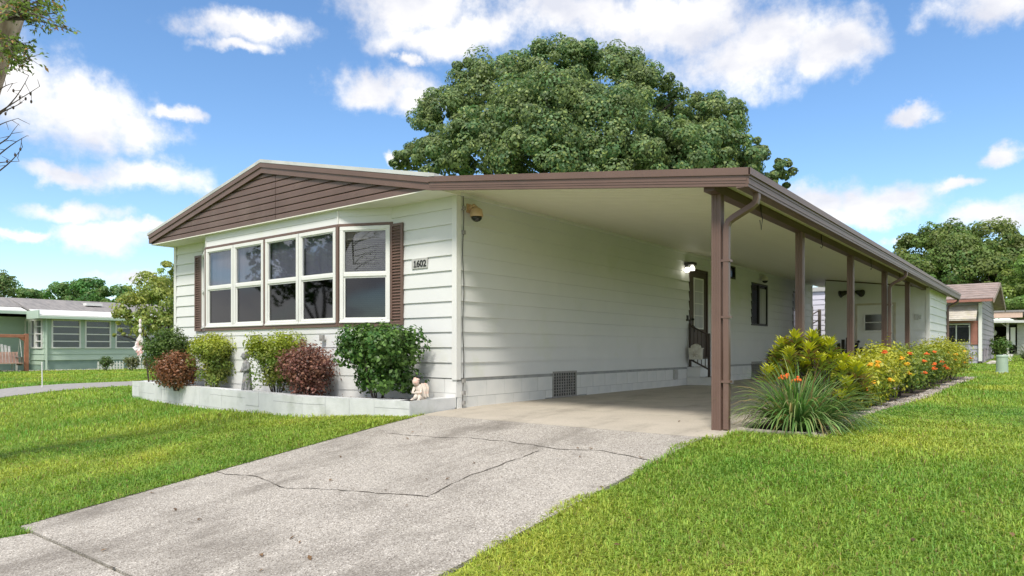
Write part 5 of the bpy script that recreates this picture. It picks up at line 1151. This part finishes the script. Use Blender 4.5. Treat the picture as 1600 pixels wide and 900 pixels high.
mb = MB(); mb.ball((-2.75, 51, 1.75), (.13, .13, .17), 8, 6); mb.tube([(-2.75, 51, 1.9), (-2.75, 51, 2.42)], .012, 5); mb.build('hanging_lantern', 'trim_white', fh)
ub0 = (-1.14, 24.5); ub = thing('utility_pedestal', (*ub0, gf(*ub0)), 'pale green utility pedestal standing in the right lawn', 'utility box'); zg = gf(*ub0)
mb = MB(); mb.rings([(*ub0, zg - .05, .160, .160), (*ub0, zg + .04, .160, .160), (*ub0, zg + .045, .150, .150), (*ub0, zg + .46, .140, .140)], 24); mb.build('body', 'utility_green', ub, smooth=False)
mb = MB(); mb.rings([(*ub0, zg + .461, .150, .150), (*ub0, zg + .50, .150, .150), (*ub0, zg + .525, .135, .135), (*ub0, zg + .53, .06, .06)], 24); mb.build('lid', 'utility_green', ub)
c = at(1562, 560, 30); shrub('foundation_shrub', c.x, c.y, gf(c.x, c.y), .45, .45, .95, 'rounded green bush at the lilac house corner', (.10, .18, .04), n=1500, leaf=.08, stems=4, bare=.0)
yc = at(1606, 565, 28); yu = thing('yucca_plant', (yc.x, yc.y, gf(yc.x, yc.y)), 'spiky grey-green yucca at the right picture edge', 'plant'); strap_clump(yc.x, yc.y, gf(yc.x, yc.y) + .05, 130, .6, .95, .02, .9, [(.22, .26, .16), (.16, .20, .12)], yu, .1, 4)
rk = gp(1552, 572)
for i, (dx, dy, s) in enumerate(((0, 0, .16), (.28, .3, .12), (-.1, -.35, .10))):
    t = MB(); x, y = -1.75 + dx, 31.6 + dy; t.ball((x, y, gf(x, y) + s * .3), (s, s * .8, s * .6), 8, 5); o = t.build('stone', 'gravel'); tag(o, ['largest pale stone at the lilac house corner', 'pale stone behind the largest one at the lilac house corner', 'nearest small stone at the lilac house corner'][i], 'stone', 'stones at the lilac house')

# ================================================================== lawn blades
def in_poly(x, y, poly):
    r = np.zeros(len(x), bool); n = len(poly)
    for i in range(n):
        x0, y0 = poly[i]; x1, y1 = poly[(i + 1) % n]
        c = ((y0 > y) != (y1 > y)); r ^= c & (x < (x1 - x0) * (y - y0) / ((y1 - y0) + 1e-12) + x0)
    return r
def blocked(x, y):
    m = (x > HX0) & (x < HX1) & (y > HY0 - .05) & (y < HY1)
    m |= in_poly(x, y, [(-6.17, 6.7)] + PL[1:5] + [(-14.5, 6.75)])
    wob = .05 * np.sin(y * 3.1) + .03 * np.sin(y * 7.3 + 1)
    m |= (y > 1.72) & (y < 6.1) & (x > -5.80 - .07 * (y - 1.72) - .01) & (x < -2.52 + wob)
    m |= (y >= 6.1) & (y < 24) & (x > -6.2) & (x < -2.36); m |= (y > 6.48) & (y < 21.9) & (x > -2.4) & (x < -1.62 - .04 * np.sin(y * .8))
    m |= (y < 1.74) & (x > -7.6 + .55 * (y + 2)) & (x < -.9 - .45 * (y + 2)) & (y > -2.1)
    m |= (x > -20.5) & (x < -18.1); m |= (x < -33.6); m |= (x > -4.9) & (x < -2.45) & (y > 20) & (y < 24); m |= (x > -16) & (x < -2.1) & (y > 31.9)
    return m
def grass(n_near, n_far):
    def sample(n, d0, d1, pw):
        u = rng.random(n); d = (d0 ** pw + u * (d1 ** pw - d0 ** pw)) ** (1 / pw); th = rng.uniform(-R(46), R(46), n)
        r = d * np.tan(th); x = -SY * d + CY * r; y = CY * d + SY * r; k = ~blocked(x, y); return x[k], y[k], d[k]
    xs, ys, ds = zip(sample(n_near, 2.2, 9, 1.25), sample(n_far, 9, 34, .9)); x, y, d = map(np.concatenate, (xs, ys, ds)); n = len(x)
    z = g(x, y); pn = np.array([mnoise.fractal(Vector((a * .55, b * .55, 1.7)), 1, 2, 4) for a, b in zip(x, y)]); pn2 = np.array([mnoise.noise(Vector((a * 2.1, b * 2.1, 8.7))) for a, b in zip(x, y)])
    sc_ = np.maximum(1, d / 5) ** .75; h = rng.uniform(.022, .058, n) * (1 + .5 * pn2) * np.minimum(sc_, 1.2); wd = rng.uniform(.0020, .0042, n) * sc_
    a = rng.uniform(0, 2 * np.pi, n); lean = rng.uniform(.2, 1.5, n); dx, dy = np.cos(a), np.sin(a); sx, sy = -dy, dx
    b0 = np.stack([x - sx * wd, y - sy * wd, z - .004], 1); b1 = np.stack([x + sx * wd, y + sy * wd, z - .004], 1)
    m = np.stack([x + dx * h * lean * .4, y + dy * h * lean * .4, z + h * .72], 1); o = np.stack([sx * wd, sy * wd, 0 * sx], 1) * .85
    t = np.stack([x + dx * h * lean * 1.15, y + dy * h * lean * 1.15, z + h * (1.0 - .22 * lean)], 1)
    Vv = np.stack([b0, b1, m + o, m - o, t], 1).reshape(-1, 3); i = np.arange(n) * 5
    Fq = np.stack([i, i + 1, i + 2, i + 3], 1); Ft = np.stack([i + 3, i + 2, i + 4, i + 4], 1)
    base = np.array([.265, .39, .062])[None] * rng.uniform(.7, 1.3, (n, 1)); base[:, 0] *= 1 + .35 * np.clip(pn, -.8, 1) + rng.normal(size=n) * .10
    base *= (1 + .26 * pn + .16 * pn2)[:, None]; dry = rng.random(n) < .045 + .05 * (pn2 > .25); base[dry] = np.array([.30, .25, .09]) * rng.uniform(.6, 1.2, (dry.sum(), 1))
    me = bpy.data.meshes.new('grass'); me.vertices.add(5 * n); me.vertices.foreach_set('co', Vv.astype(np.float32).ravel())
    loops = np.concatenate([Fq, np.stack([i + 3, i + 2, i + 4], 1)], 1).ravel(); me.loops.add(len(loops)); me.loops.foreach_set('vertex_index', loops.astype(np.int32))
    ls = np.empty(2 * n, np.int32); ls[0::2] = np.arange(n) * 7; ls[1::2] = np.arange(n) * 7 + 4; lt = np.empty(2 * n, np.int32); lt[0::2] = 4; lt[1::2] = 3
    me.polygons.add(2 * n); me.polygons.foreach_set('loop_start', ls); me.polygons.foreach_set('loop_total', lt); me.update(calc_edges=True)
    ca = me.color_attributes.new('tint', 'FLOAT_COLOR', 'POINT'); ca.data.foreach_set('color', np.repeat(np.concatenate([base, np.ones((n, 1))], 1), 5, 0).astype(np.float32).ravel())
    return tag(link_mesh('grass', me, 'blade'), 'short bright green lawn grass', 'grass', kind='stuff')
grass(520000, 300000)
# fallen leaves
def s_leaf():
    while True:
        p = gp(random.uniform(0, 1600), random.uniform(640, 900))
        if not (p.x > -14.6 and p.y > 5.5 and p.x < -6) and not (p.x > -6.2 and p.x < -1.6 and p.y > 7): return p
P = []; N = []
for i in range(60):
    p = s_leaf(); P.append((p.x, p.y, gf(p.x, p.y) + (.035 if not blocked(np.array([p.x]), np.array([p.y]))[0] else .032))); N.append((random.uniform(-.4, .4), random.uniform(-.4, .4), 1))
N = np.array(N); N /= np.linalg.norm(N, axis=1, keepdims=True)
tag(leaves('fallen_leaves', np.array(P), N, rng.uniform(.03, .06, len(P)), .5, tints(len(P), (.20, .12, .06), None, .4), 'leaf', None, .12), 'scattered brown fallen leaves on lawn and driveway', 'leaves', kind='stuff')
